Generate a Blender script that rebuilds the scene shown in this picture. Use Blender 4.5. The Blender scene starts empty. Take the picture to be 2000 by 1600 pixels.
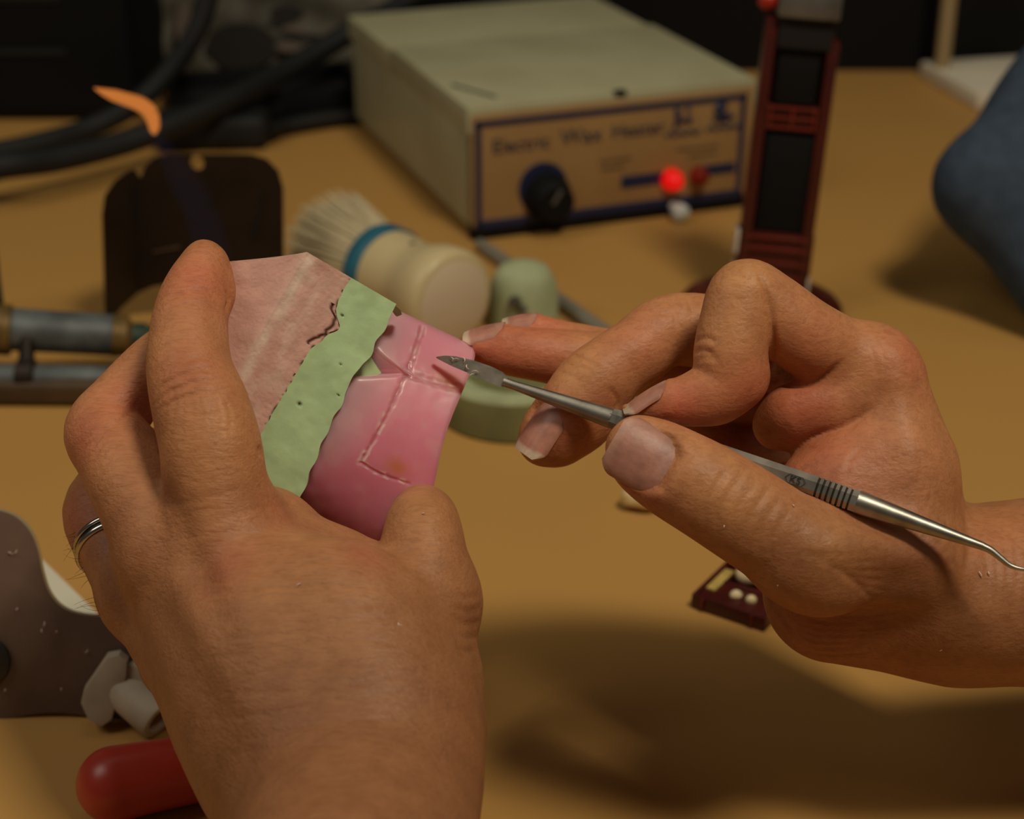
import bpy, bmesh, math, random
import numpy as np
from mathutils import Vector, Matrix
from mathutils.bvhtree import BVHTree

random.seed(7)
rng = np.random.default_rng(7)
S = bpy.context.scene
COL = S.collection

# ------------------------------------------------------------------ camera model
FPX = 3333.0
PITCH = math.radians(26.0)
CAMH = 0.28
cp, sp = math.cos(PITCH), math.sin(PITCH)
RIGHT = np.array([1.0, 0, 0]); UP = np.array([0, sp, cp]); FWD = np.array([0, cp, -sp])
EYE = np.array([0, 0, CAMH])
R3 = np.stack([RIGHT, UP, FWD])          # rows: camera axes in the world


def C(px, py, d):
    """a point at depth d (mm) seen along a sight line, in camera millimetres (x right, y up, z depth)"""
    return np.array([(px - 1000.0) * d / FPX, -(py - 800.0) * d / FPX, d])


def c2w(p):
    return EYE + (np.asarray(p, float) / 1000.0) @ R3


def W(px, py, d):
    return Vector(c2w(C(px, py, d)))


def ray(px, py):
    v = RIGHT * (px - 1000) / FPX - UP * (py - 800) / FPX + FWD
    return v


def T(px, py, z=0.0):
    """point of the horizontal plane at height z"""
    v = ray(px, py)
    t = (z - CAMH) / v[2]
    return Vector(EYE + v * t)


def TY(px, py, y):
    v = ray(px, py)
    return Vector(EYE + v * (y / v[1]))


# ------------------------------------------------------------------ materials
def mat(name, color, rough=0.5, metal=0.0, spec=0.5, sss=0.0, sss_r=(1, .4, .25), sss_s=0.003, emit=None, es=0.0,
        noise=0.0, nscale=60.0, bump=0.0, bscale=300.0, attr=None, coat=0.0, trans=0.0, alpha=1.0, dark=None, ndetail=4):
    m = bpy.data.materials.new(name); m.use_nodes = True
    nt = m.node_tree; b = nt.nodes['Principled BSDF']
    b.inputs['Base Color'].default_value = (*color, 1)
    b.inputs['Roughness'].default_value = rough
    b.inputs['Metallic'].default_value = metal
    b.inputs['Specular IOR Level'].default_value = spec
    b.inputs['Coat Weight'].default_value = coat
    b.inputs['Transmission Weight'].default_value = trans
    b.inputs['Alpha'].default_value = alpha
    if sss:
        b.inputs['Subsurface Weight'].default_value = sss
        b.inputs['Subsurface Radius'].default_value = sss_r
        b.inputs['Subsurface Scale'].default_value = sss_s
    if emit:
        b.inputs['Emission Color'].default_value = (*emit, 1)
        b.inputs['Emission Strength'].default_value = es
    tc = nt.nodes.new('ShaderNodeTexCoord')
    src = None
    if attr:
        a = nt.nodes.new('ShaderNodeAttribute'); a.attribute_name = attr
        src = a.outputs['Color']
    if noise > 0:
        n = nt.nodes.new('ShaderNodeTexNoise'); n.inputs['Scale'].default_value = nscale; n.inputs['Detail'].default_value = ndetail
        nt.links.new(tc.outputs['Object'], n.inputs['Vector'])
        mx = nt.nodes.new('ShaderNodeMix'); mx.data_type = 'RGBA'; mx.blend_type = 'MIX' if dark else 'MULTIPLY'
        cr = nt.nodes.new('ShaderNodeValToRGB')
        cr.color_ramp.elements[0].position = .35; cr.color_ramp.elements[1].position = .65
        if dark:
            nt.links.new(n.outputs['Fac'], cr.inputs['Fac'])
            mul = nt.nodes.new('ShaderNodeMath'); mul.operation = 'MULTIPLY'; mul.inputs[1].default_value = noise
            nt.links.new(cr.outputs['Color'], mul.inputs[0]); nt.links.new(mul.outputs[0], mx.inputs['Factor'])
            mx.inputs['B'].default_value = (*dark, 1)
        else:
            mx.inputs['Factor'].default_value = 1
            cr.color_ramp.elements[0].color = (1 - noise,) * 3 + (1,)
            cr.color_ramp.elements[1].color = (1 + noise * .3,) * 3 + (1,)
            nt.links.new(n.outputs['Fac'], cr.inputs['Fac']); nt.links.new(cr.outputs['Color'], mx.inputs['B'])
        if src: nt.links.new(src, mx.inputs['A'])
        else: mx.inputs['A'].default_value = (*color, 1)
        src = mx.outputs['Result']
    if src: nt.links.new(src, b.inputs['Base Color'])
    if bump > 0:
        n2 = nt.nodes.new('ShaderNodeTexNoise'); n2.inputs['Scale'].default_value = bscale; n2.inputs['Detail'].default_value = 5
        nt.links.new(tc.outputs['Object'], n2.inputs['Vector'])
        bp = nt.nodes.new('ShaderNodeBump'); bp.inputs['Strength'].default_value = bump; bp.inputs['Distance'].default_value = .0006
        nt.links.new(n2.outputs['Fac'], bp.inputs['Height']); nt.links.new(bp.outputs['Normal'], b.inputs['Normal'])
    return m


def lin(r, g, b):
    f = lambda c: (c / 255 / 12.92) if c / 255 <= .04045 else ((c / 255 + .055) / 1.055) ** 2.4
    return (f(r), f(g), f(b))


def skin_material(name, rot, scl, strength):
    m = bpy.data.materials.new(name); m.use_nodes = True
    nt = m.node_tree; L = nt.links; b = nt.nodes['Principled BSDF']
    a = nt.nodes.new('ShaderNodeAttribute'); a.attribute_name = 'Col'
    tc = nt.nodes.new('ShaderNodeTexCoord')
    n = nt.nodes.new('ShaderNodeTexNoise'); n.inputs['Scale'].default_value = 160; n.inputs['Detail'].default_value = 6
    L.new(tc.outputs['Object'], n.inputs['Vector'])
    cr = nt.nodes.new('ShaderNodeValToRGB')
    cr.color_ramp.elements[0].position = .3; cr.color_ramp.elements[0].color = (.80, .72, .68, 1)
    cr.color_ramp.elements[1].position = .7; cr.color_ramp.elements[1].color = (1.06, 1.03, 1.0, 1)
    L.new(n.outputs['Fac'], cr.inputs['Fac'])
    mx = nt.nodes.new('ShaderNodeMix'); mx.data_type = 'RGBA'; mx.blend_type = 'MULTIPLY'; mx.inputs['Factor'].default_value = .75
    L.new(a.outputs['Color'], mx.inputs['A']); L.new(cr.outputs['Color'], mx.inputs['B'])
    L.new(mx.outputs['Result'], b.inputs['Base Color'])
    b.inputs['Roughness'].default_value = .5
    b.inputs['Specular IOR Level'].default_value = .32
    b.inputs['Subsurface Weight'].default_value = .25
    b.inputs['Subsurface Radius'].default_value = (1, .35, .18)
    b.inputs['Subsurface Scale'].default_value = .0028
    # fine skin relief: small cells plus creases that run across the back of the hand
    v = nt.nodes.new('ShaderNodeTexVoronoi'); v.feature = 'DISTANCE_TO_EDGE'; v.inputs['Scale'].default_value = 900
    nw = nt.nodes.new('ShaderNodeTexNoise'); nw.inputs['Scale'].default_value = 300; nw.inputs['Detail'].default_value = 3
    L.new(tc.outputs['Object'], nw.inputs['Vector'])
    ad = nt.nodes.new('ShaderNodeVectorMath'); ad.operation = 'MULTIPLY_ADD'; ad.inputs[1].default_value = (.002, .002, .002)
    L.new(nw.outputs['Color'], ad.inputs[0]); L.new(tc.outputs['Object'], ad.inputs[2]); L.new(ad.outputs[0], v.inputs['Vector'])
    mp = nt.nodes.new('ShaderNodeMapping'); mp.inputs['Rotation'].default_value = rot
    mp.inputs['Scale'].default_value = scl
    L.new(tc.outputs['Object'], mp.inputs['Vector'])
    n3 = nt.nodes.new('ShaderNodeTexNoise'); n3.inputs['Scale'].default_value = 130; n3.inputs['Detail'].default_value = 4; n3.inputs['Distortion'].default_value = .6
    L.new(mp.outputs['Vector'], n3.inputs['Vector'])
    n4 = nt.nodes.new('ShaderNodeTexNoise'); n4.inputs['Scale'].default_value = 330; n4.inputs['Detail'].default_value = 3; n4.inputs['Distortion'].default_value = .9
    L.new(mp.outputs['Vector'], n4.inputs['Vector'])
    m4 = nt.nodes.new('ShaderNodeMath'); m4.operation = 'MULTIPLY_ADD'; m4.inputs[1].default_value = .55
    L.new(n4.outputs['Fac'], m4.inputs[0]); L.new(n3.outputs['Fac'], m4.inputs[2])
    ma = nt.nodes.new('ShaderNodeMath'); ma.operation = 'MULTIPLY_ADD'; ma.inputs[1].default_value = .35
    L.new(v.outputs['Distance'], ma.inputs[0]); L.new(m4.outputs[0], ma.inputs[2])
    bp = nt.nodes.new('ShaderNodeBump'); bp.inputs['Strength'].default_value = strength; bp.inputs['Distance'].default_value = .0007
    L.new(ma.outputs[0], bp.inputs['Height']); L.new(bp.outputs['Normal'], b.inputs['Normal'])
    c4 = nt.nodes.new('ShaderNodeValToRGB')                     # crease shading painted into the colour along the finest folds
    c4.color_ramp.elements[0].position = .34; c4.color_ramp.elements[0].color = (.80, .72, .66, 1)
    c4.color_ramp.elements[1].position = .56; c4.color_ramp.elements[1].color = (1.03, 1.02, 1.0, 1)
    L.new(n4.outputs['Fac'], c4.inputs['Fac'])
    m5 = nt.nodes.new('ShaderNodeMix'); m5.data_type = 'RGBA'; m5.blend_type = 'MULTIPLY'; m5.inputs['Factor'].default_value = .6
    L.new(mx.outputs['Result'], m5.inputs['A']); L.new(c4.outputs['Color'], m5.inputs['B'])
    L.new(m5.outputs['Result'], b.inputs['Base Color'])
    return m


M = {}
M['skin'] = skin_material('skin', (0, math.radians(14), 0), (1.0, 4.0, 5.5), .42)
M['skin_fine'] = skin_material('skin_fine', (0, math.radians(-35), 0), (1.6, 2.6, 3.2), .30)
M['nail'] = mat('nail', lin(190, 140, 122), .45, sss=.2, sss_s=.002, noise=.25, nscale=250, bump=.15, bscale=700, attr='Col')
M['pink'] = mat('pink_plaster', (1, 1, 1), .9, noise=.09, nscale=320, bump=.2, bscale=1400, attr='Col', spec=.2)
M['green'] = mat('green_stone', (1, 1, 1), .75, noise=.10, nscale=180, bump=.12, bscale=700, attr='Col', spec=.3)
M['wax'] = mat('pink_wax', (1, 1, 1), .32, sss=.8, sss_r=(1, .42, .38), sss_s=.007, noise=.05, nscale=70, bump=.04, bscale=250, attr='Col', spec=.5)
M['steel'] = mat('steel', lin(176, 171, 160), .42, 1.0, noise=.35, nscale=140, bump=.05, bscale=500)
M['steel_dark'] = mat('dark_steel', lin(70, 66, 60), .4, .8)
M['engrave'] = mat('engraved_mark', lin(30, 28, 25), .6)
M['bench'] = mat('bench_top', lin(188, 142, 76), .55, noise=.10, nscale=14, bump=.03, bscale=500, spec=.35, dark=lin(170, 122, 60))
M['wall'] = mat('wall_dark', lin(18, 16, 15), .9, noise=.3, nscale=8, spec=.2)
M['case'] = mat('painted_case', lin(178, 174, 140), .5, noise=.35, nscale=26, dark=lin(150, 142, 108), bump=.05, bscale=400)
M['label'] = mat('label_tan', lin(168, 132, 84), .5, noise=.4, nscale=22, dark=lin(140, 104, 60))
M['blue_ink'] = mat('blue_ink', lin(24, 34, 70), .5)
M['black'] = mat('black_rubber', lin(11, 11, 12), .7, noise=.2, nscale=40)
M['black_gloss'] = mat('black_plastic', lin(7, 7, 8), .7, spec=.25)
M['red_lamp'] = mat('red_lamp', lin(130, 4, 4), .35, emit=(1, .004, .004), es=.62)
M['red_dim'] = mat('red_lamp_dim', lin(120, 30, 10), .3)
M['clear'] = mat('clear_knob', lin(215, 222, 215), .15, spec=.8)
M['maroon'] = mat('maroon_plastic', lin(74, 22, 17), .35, noise=.25, nscale=70, sss=.15, sss_s=.003)
M['maroon_light'] = mat('maroon_rib', lin(108, 34, 24), .35)
M['grey_metal'] = mat('grey_metal', lin(120, 118, 112), .45, .6, noise=.3, nscale=70)
M['red'] = mat('red_plastic', lin(170, 40, 26), .38)
M['white_edge'] = mat('white_plastic', lin(205, 196, 178), .45)
M['slab'] = mat('white_slab', lin(226, 216, 194), .5, noise=.1, nscale=20)
M['cloth'] = mat('dark_blue_cloth', lin(66, 78, 94), .9, noise=.2, nscale=120, bump=.3, bscale=900, spec=.1)
M['bristle'] = mat('bristle', lin(212, 196, 158), .7)
M['cream'] = mat('cream_plastic', lin(214, 194, 148), .35, noise=.06, nscale=30, spec=.4)
M['cream_end'] = mat('cream_end', lin(224, 202, 172), .5)
M['blue_band'] = mat('blue_band', lin(44, 112, 134), .45, noise=.25, nscale=90)
M['celadon'] = mat('green_plaster', lin(176, 184, 142), .7, noise=.2, nscale=70, bump=.2, bscale=300)
M['celadon_dark'] = mat('green_plaster_side', lin(128, 126, 80), .7, noise=.25, nscale=50)
M['rod'] = mat('rod_grey', lin(150, 146, 132), .4, .3)
M['zinc'] = mat('zinc_tube', lin(112, 118, 118), .55, .35, noise=.5, nscale=60)
M['brass'] = mat('brass', lin(128, 100, 52), .55, .4, noise=.4, nscale=120)
M['verdigris'] = mat('verdigris', lin(34, 62, 44), .6, noise=.5, nscale=200)
M['brown_base'] = mat('brown_base', lin(78, 58, 34), .6, noise=.3, nscale=60)
M['soot'] = mat('sooted_steel', lin(44, 30, 20), .5, .3, noise=.6, nscale=45, dark=lin(18, 14, 11), bump=.1, bscale=200)
M['plate'] = mat('brown_plate', lin(108, 84, 70), .5, noise=.25, nscale=50)
M['plate_edge'] = mat('plate_edge', lin(190, 178, 146), .4, .3)
M['clip'] = mat('grey_clip', lin(186, 172, 150), .6, noise=.2, nscale=90, bump=.1)
M['red_grip'] = mat('red_grip', lin(190, 62, 44), .35, noise=.15, nscale=60, sss=.1)
M['paper'] = mat('white_card', lin(214, 208, 186), .7)
M['tooth'] = mat('tooth', lin(226, 206, 150), .3, noise=.6, nscale=110, dark=lin(190, 130, 50), sss=.3, sss_s=.003)
M['tooth_white'] = mat('tooth_white', lin(226, 206, 160), .3, sss=.3, sss_s=.003)
M['root'] = mat('tooth_root', lin(150, 84, 24), .45)
M['gold'] = mat('gold_print', lin(206, 176, 96), .4, noise=.3, nscale=300)
M['grey_sheet'] = mat('grey_packet', lin(96, 90, 76), .7, noise=.75, nscale=16, dark=lin(48, 42, 34))
M['smudge'] = mat('packet_print', lin(40, 36, 30), .8)
M['smudge_l'] = mat('packet_print_pale', lin(120, 104, 92), .8)
M['shaving'] = mat('wax_shaving', lin(226, 200, 186), .5)
M['ring'] = mat('ring_metal', lin(190, 184, 174), .2, 1.0)
M['ring_dark'] = mat('ring_groove', lin(24, 22, 20), .4, .6)
M['hair'] = mat('body_hair', lin(50, 32, 18), .6)


def flame_mat(name, col, es, alpha):
    m = bpy.data.materials.new(name); m.use_nodes = True; nt = m.node_tree
    nt.nodes.remove(nt.nodes['Principled BSDF'])
    e = nt.nodes.new('ShaderNodeEmission'); e.inputs['Color'].default_value = (*col, 1); e.inputs['Strength'].default_value = es
    t = nt.nodes.new('ShaderNodeBsdfTransparent'); mx = nt.nodes.new('ShaderNodeMixShader')
    lw = nt.nodes.new('ShaderNodeLayerWeight'); lw.inputs['Blend'].default_value = .35
    mu = nt.nodes.new('ShaderNodeMath'); mu.operation = 'MULTIPLY_ADD'; mu.inputs[1].default_value = -alpha; mu.inputs[2].default_value = alpha
    nt.links.new(lw.outputs['Facing'], mu.inputs[0]); nt.links.new(mu.outputs[0], mx.inputs['Fac'])
    nt.links.new(t.outputs[0], mx.inputs[1]); nt.links.new(e.outputs[0], mx.inputs[2])
    nt.links.new(mx.outputs[0], nt.nodes['Material Output'].inputs['Surface'])
    return m


M['flame'] = flame_mat('flame_orange', (1.0, .31, .06), .52, 1.0)
M['flame_blue'] = flame_mat('flame_blue', (.2, .26, .55), .06, .07)

# ------------------------------------------------------------------ object helpers


def tag(o, label=None, cat=None, group=None, kind=None):
    if label: o['label'] = label
    if cat: o['category'] = cat
    if group: o['group'] = group
    if kind: o['kind'] = kind
    return o


def empty(name, loc, label, cat, group=None, rz=0):
    o = bpy.data.objects.new(name, None); COL.objects.link(o); o.location = loc; o.rotation_euler = (0, 0, rz)
    o.empty_display_size = .01
    return tag(o, label, cat, group)


def from_data(name, verts, faces, m, parent=None, smooth=True, world=True, origin=None):
    """verts in world metres; when parented they are moved into the parent's space"""
    me = bpy.data.meshes.new(name)
    V = np.asarray(verts, float)
    o = bpy.data.objects.new(name, me); COL.objects.link(o)
    if parent is not None:
        o.parent = parent
        pm = full_matrix(parent).inverted()
        A = np.array(pm)
        if world: V = V @ A[:3, :3].T + A[:3, 3]
    elif origin is not None:
        o.location = origin; V = V - np.array(origin)
    me.from_pydata(V.tolist(), [], [list(map(int, f)) for f in faces]); me.update()
    if smooth: me.polygons.foreach_set('use_smooth', np.ones(len(me.polygons), bool))
    if isinstance(m, (list, tuple)):
        for k in m: me.materials.append(k)
    elif m: me.materials.append(m)
    return o


def full_matrix(o):
    mloc = Matrix.LocRotScale(o.location, o.rotation_euler, o.scale)
    return full_matrix(o.parent) @ mloc if o.parent else mloc


def from_bm(name, bm, m, parent=None, smooth=True, origin=None, local=False):
    bmesh.ops.recalc_face_normals(bm, faces=bm.faces)
    vs = [tuple(v.co) for v in bm.verts]; bm.verts.index_update()
    fs = [[v.index for v in f.verts] for f in bm.faces]
    mi = [f.material_index for f in bm.faces]
    bm.free()
    o = from_data(name, vs, fs, m, parent, smooth, world=not local, origin=origin)
    if any(mi): o.data.polygons.foreach_set('material_index', mi)
    if smooth: sharp(o)
    return o


def sharp(o, ang=40):
    try:
        o.data.set_sharp_from_angle(angle=math.radians(ang))
    except Exception:
        pass
    return o


def add_box(bm, c, size, rot=None, bev=0.0, seg=2):
    r = bmesh.ops.create_cube(bm, size=1.0)
    vs = r['verts']
    bmesh.ops.scale(bm, vec=size, verts=vs)
    if bev:
        es = list({e for v in vs for e in v.link_edges})
        q = bmesh.ops.bevel(bm, geom=es, offset=bev, segments=seg, affect='EDGES', profile=.6)
        vs = list({v for f in q['faces'] for v in f.verts} | set(v for v in vs if v.is_valid))
        # whole island
        seen = set(vs); st = list(vs)
        while st:
            v = st.pop()
            for e in v.link_edges:
                w = e.other_vert(v)
                if w not in seen: seen.add(w); st.append(w)
        vs = list(seen)
    mtx = Matrix.Translation(c) @ (rot.to_4x4() if rot else Matrix())
    bmesh.ops.transform(bm, matrix=mtx, verts=vs)
    return vs


def catmull(P, n):
    P = np.asarray(P, float)
    Q = np.vstack([2 * P[0] - P[1], P, 2 * P[-1] - P[-2]])
    out = []
    for i in range(len(P) - 1):
        p0, p1, p2, p3 = Q[i:i + 4]
        for t in np.linspace(0, 1, n, endpoint=False):
            out.append(.5 * (2 * p1 + (p2 - p0) * t + (2 * p0 - 5 * p1 + 4 * p2 - p3) * t * t + (3 * p1 - p0 - 3 * p2 + p3) * t ** 3))
    out.append(P[-1])
    return np.array(out)


def tube_mesh(path, radii, seg=16, ref=None, flat=None, caps=True, phase=0.0):
    """loft of rings along a path; flat = per-station second radius"""
    P = np.asarray(path, float); n = len(P)
    radii = np.broadcast_to(radii, (n,)); flat = radii if flat is None else np.broadcast_to(flat, (n,))
    tan = np.gradient(P, axis=0); tan /= np.linalg.norm(tan, axis=1)[:, None] + 1e-12
    ref = np.array([0, 0, 1.0]) if ref is None else np.asarray(ref, float)
    V = []; u = None
    for i in range(n):
        t = tan[i]
        if u is None or ref is not None:
            r = ref if abs(np.dot(ref, t)) < .95 else np.array([0, 1.0, 0])
            w = r - t * np.dot(r, t)
        w /= np.linalg.norm(w)
        u = np.cross(w, t)
        for k in range(seg):
            a = 2 * math.pi * k / seg + phase
            V.append(P[i] + u * math.cos(a) * radii[i] + w * math.sin(a) * flat[i])
    F = []
    for i in range(n - 1):
        for k in range(seg):
            k2 = (k + 1) % seg
            F.append((i * seg + k, i * seg + k2, (i + 1) * seg + k2, (i + 1) * seg + k))
    if caps:
        F.append(tuple(range(seg))[::-1]); F.append(tuple((n - 1) * seg + k for k in range(seg)))
    return V, F


def tube(name, path, radii, m, parent=None, seg=16, ref=None, flat=None, smooth=True, origin=None, caps=True, phase=0):
    V, F = tube_mesh(path, radii, seg, ref, flat, caps, phase)
    o = from_data(name, V, F, m, parent, smooth, origin=origin)
    if smooth: sharp(o, 50)
    return o


def extrude_outline(name, pts, vec, m, parent=None, bev=0.0, origin=None, side_m=None):
    """flat outline (world points, in order) thickened along vec"""
    bm = bmesh.new()
    vs = [bm.verts.new(p) for p in pts]
    f = bm.faces.new(vs)
    r = bmesh.ops.extrude_face_region(bm, geom=[f])
    nv = [g for g in r['geom'] if isinstance(g, bmesh.types.BMVert)]
    bmesh.ops.translate(bm, vec=vec, verts=nv)
    if side_m is not None:
        n = Vector(vec).normalized(); bm.normal_update()
        for g in bm.faces:
            if abs(g.normal.dot(n)) < .7: g.material_index = 1
    if bev:
        es = [e for e in bm.edges if len(e.link_faces) == 2 and e.calc_face_angle(0) > 1.0 and
              abs((e.verts[0].co - e.verts[1].co).normalized().dot(Vector(vec).normalized())) < .5]
        bmesh.ops.bevel(bm, geom=es, offset=bev, segments=2, affect='EDGES', profile=.6)
    return from_bm(name, bm, [m, side_m] if side_m is not None else m, parent, True, origin)


def lathe(name, prof, A, axis, m, parent=None, seg=40, origin=None, local=False):
    """profile (distance along axis, radius) spun about an axis from A"""
    axis = np.asarray(axis, float); axis /= np.linalg.norm(axis)
    r = np.array([0, 0, 1.0]) if abs(axis[2]) < .9 else np.array([1.0, 0, 0])
    u = np.cross(axis, r); u /= np.linalg.norm(u); w = np.cross(axis, u)
    V = []; F = []
    n = len(prof)
    for (s, rad) in prof:
        for k in range(seg):
            a = 2 * math.pi * k / seg
            V.append(np.asarray(A, float) + axis * s + (u * math.cos(a) + w * math.sin(a)) * max(rad, 1e-5))
    for i in range(n - 1):
        for k in range(seg):
            k2 = (k + 1) % seg
            F.append((i * seg + k, i * seg + k2, (i + 1) * seg + k2, (i + 1) * seg + k))
    F.append(tuple(range(seg))[::-1]); F.append(tuple((n - 1) * seg + k for k in range(seg)))
    bm = bmesh.new()
    bv = [bm.verts.new(v) for v in V]
    for f in F: bm.faces.new([bv[i] for i in f])
    return from_bm(name, bm, m, parent, True, origin, local)


def text_mesh(name, body, size, mtx, m, parent, extrude=0.0001, squeeze=1.0, shear=0.0):
    cu = bpy.data.curves.new('tmp_text', 'FONT'); cu.body = body; cu.size = size; cu.extrude = extrude
    cu.align_x = 'CENTER'; cu.align_y = 'CENTER'; cu.resolution_u = 3; cu.shear = shear
    o = bpy.data.objects.new('tmp_text', cu); COL.objects.link(o)
    dg = bpy.context.evaluated_depsgraph_get(); dg.update()
    me = bpy.data.meshes.new_from_object(o.evaluated_get(dg))
    bpy.data.objects.remove(o); bpy.data.curves.remove(cu)
    V = np.array([v.co for v in me.vertices]); F = [tuple(p.vertices) for p in me.polygons]
    V[:, 0] *= squeeze
    A = np.array(mtx); V = V @ A[:3, :3].T + A[:3, 3]
    bpy.data.meshes.remove(me)
    return from_data(name, V, F, m, parent, False)


# ------------------------------------------------------------------ implicit surfaces (for flesh)
def smin(a, b, k):
    h = np.maximum(k - np.abs(a - b), 0) / np.maximum(k, 1e-6)
    return np.minimum(a, b) - h * h * k * .25


class Field:
    def __init__(s, lo, hi, h):
        s.lo = np.asarray(lo, float); s.h = h
        s.n = np.ceil((np.asarray(hi) - s.lo) / h).astype(int) + 1
        s.F = np.full(tuple(s.n), 60.0, np.float32)
        s.ax = [s.lo[i] + np.arange(s.n[i]) * h for i in range(3)]

    def box(s, lo, hi):
        i0 = np.clip(np.floor((lo - s.lo) / s.h).astype(int), 0, s.n - 1)
        i1 = np.clip(np.ceil((hi - s.lo) / s.h).astype(int) + 1, 1, s.n)
        return tuple(slice(a, b) for a, b in zip(i0, i1))

    def coords(s, sl):
        return np.meshgrid(*[s.ax[i][sl[i]].astype(np.float32) for i in range(3)], indexing='ij', sparse=True)

    @staticmethod
    def cone(X, Y, Z, a, b, ra, rb, fz):
        bx, by, bz = b - a; bz = bz / fz
        px, py, pz = X - a[0], Y - a[1], (Z - a[2]) / fz
        L = bx * bx + by * by + bz * bz + 1e-9
        t = np.clip((px * bx + py * by + pz * bz) / L, 0, 1)
        dx, dy, dz = px - bx * t, py - by * t, pz - bz * t
        return np.sqrt(dx * dx + dy * dy + dz * dz) - (ra + (rb - ra) * t)

    def add(s, a, b, ra, rb, k=2.0, fz=1.0):
        m = max(ra, rb) * max(1, fz) + 14
        sl = s.box(np.minimum(a, b) - m, np.maximum(a, b) + m)
        X, Y, Z = s.coords(sl)
        s.F[sl] = smin(s.F[sl], s.cone(X, Y, Z, a, b, ra, rb, fz), np.float32(k))

    def add_chain(s, pts, k0=6.0, k1=.8, R=22.0, fz=1.0, root=None, n=5):
        """pts rows: x,y,z,r (mm).  First station is the root: the blend is wide there and narrow away from it"""
        Q = catmull(pts, n)
        P, r = Q[:, :3], Q[:, 3]
        m = r.max() * max(1, fz) + 14
        sl = s.box(P.min(0) - m, P.max(0) + m)
        X, Y, Z = s.coords(sl)
        D = None
        for i in range(len(P) - 1):
            d = s.cone(X, Y, Z, P[i], P[i + 1], r[i], r[i + 1], fz)
            D = d if D is None else np.minimum(D, d)
        rt = P[0] if root is None else root
        dist = np.sqrt((X - rt[0]) ** 2 + (Y - rt[1]) ** 2 + (Z - rt[2]) ** 2)
        w = np.clip(1 - dist / R, 0, 1); w = w * w * (3 - 2 * w)
        s.F[sl] = smin(s.F[sl], D, (k1 + (k0 - k1) * w).astype(np.float32))

    def mesh(s):
        F = s.F; n = s.n
        ins = F < 0
        c = np.zeros(tuple(n - 1), np.int8)
        for dx in (0, 1):
            for dy in (0, 1):
                for dz in (0, 1):
                    c += ins[dx:n[0] - 1 + dx, dy:n[1] - 1 + dy, dz:n[2] - 1 + dz]
        act = np.argwhere((c > 0) & (c < 8))
        idx = np.full(tuple(n - 1), -1, np.int64)
        idx[act[:, 0], act[:, 1], act[:, 2]] = np.arange(len(act))
        corners = [(0, 0, 0), (1, 0, 0), (0, 1, 0), (1, 1, 0), (0, 0, 1), (1, 0, 1), (0, 1, 1), (1, 1, 1)]
        val = np.stack([F[act[:, 0] + a, act[:, 1] + b, act[:, 2] + d] for a, b, d in corners], 1)
        acc = np.zeros((len(act), 3)); cnt = np.zeros(len(act))
        for i in range(8):
            for j in range(i + 1, 8):
                A, B = np.array(corners[i]), np.array(corners[j])
                if np.abs(A - B).sum() != 1: continue
                va, vb = val[:, i], val[:, j]
                mk = (va < 0) != (vb < 0)
                t = np.where(mk, va / np.where(mk, va - vb, 1), 0)
                acc += np.where(mk[:, None], A + (B - A) * t[:, None], 0); cnt += mk
        V = s.lo + (act + acc / cnt[:, None]) * s.h
        quads = []
        for ax in range(3):
            o1, o2 = [(1, 2), (2, 0), (0, 1)][ax]
            sl0 = [slice(None)] * 3; sl1 = [slice(None)] * 3
            sl0[ax] = slice(0, n[ax] - 1); sl1[ax] = slice(1, n[ax])
            for o in (o1, o2):
                sl0[o] = slice(1, n[o] - 1); sl1[o] = slice(1, n[o] - 1)
            a, b = ins[tuple(sl0)], ins[tuple(sl1)]
            e = np.argwhere(a != b)
            fl = a[e[:, 0], e[:, 1], e[:, 2]]
            p = e.copy(); p[:, o1] += 1; p[:, o2] += 1

            def g(d1, d2):
                q = p.copy(); q[:, o1] -= d1; q[:, o2] -= d2
                return idx[q[:, 0], q[:, 1], q[:, 2]]
            qd = np.stack([g(1, 1), g(0, 1), g(0, 0), g(1, 0)], 1)
            qd[~fl] = qd[~fl][:, ::-1]
            quads.append(qd)
        Q = np.vstack(quads)
        Q = Q[(Q >= 0).all(1)]
        return V, Q


def quad_edges(Q):
    E = np.vstack([Q[:, [0, 1]], Q[:, [1, 2]], Q[:, [2, 3]], Q[:, [3, 0]]])
    E.sort(1)
    return np.unique(E, axis=0)


def smooth_verts(V, Q, it=4, lam=.5, mu=-.52):
    E = quad_edges(Q); n = len(V)
    deg = np.bincount(E[:, 0], minlength=n) + np.bincount(E[:, 1], minlength=n)
    for i in range(it):
        for f in ((lam, mu) if mu else (lam,)):
            A = np.zeros_like(V)
            for k in range(3):
                A[:, k] = np.bincount(E[:, 0], V[E[:, 1], k], n) + np.bincount(E[:, 1], V[E[:, 0], k], n)
            V = V + f * (A / deg[:, None] - V)
    return V


def normals(V, Q):
    fn = np.cross(V[Q[:, 2]] - V[Q[:, 0]], V[Q[:, 3]] - V[Q[:, 1]])
    N = np.zeros_like(V)
    for c in range(4):
        for k in range(3):
            N[:, k] += np.bincount(Q[:, c], fn[:, k], len(V))
    return N / (np.linalg.norm(N, axis=1)[:, None] + 1e-12)


def make_bvh(V, Q):
    return BVHTree.FromPolygons([Vector(v) for v in V.tolist()], Q.tolist())


def hit(bvh, px, py):
    """where the sight line through a point meets the flesh, camera mm"""
    d = Vector(((px - 1000) / FPX, -(py - 800) / FPX, 1)).normalized()
    h = bvh.ray_cast(Vector((0, 0, 0)), d)
    return None if h[0] is None else np.array(h[0])


def seg_dist(V, a, b):
    ab = b - a; L = ab @ ab + 1e-9
    t = np.clip((V - a) @ ab / L, 0, 1)
    return np.linalg.norm(V - a - t[:, None] * ab, axis=1), t


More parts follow.
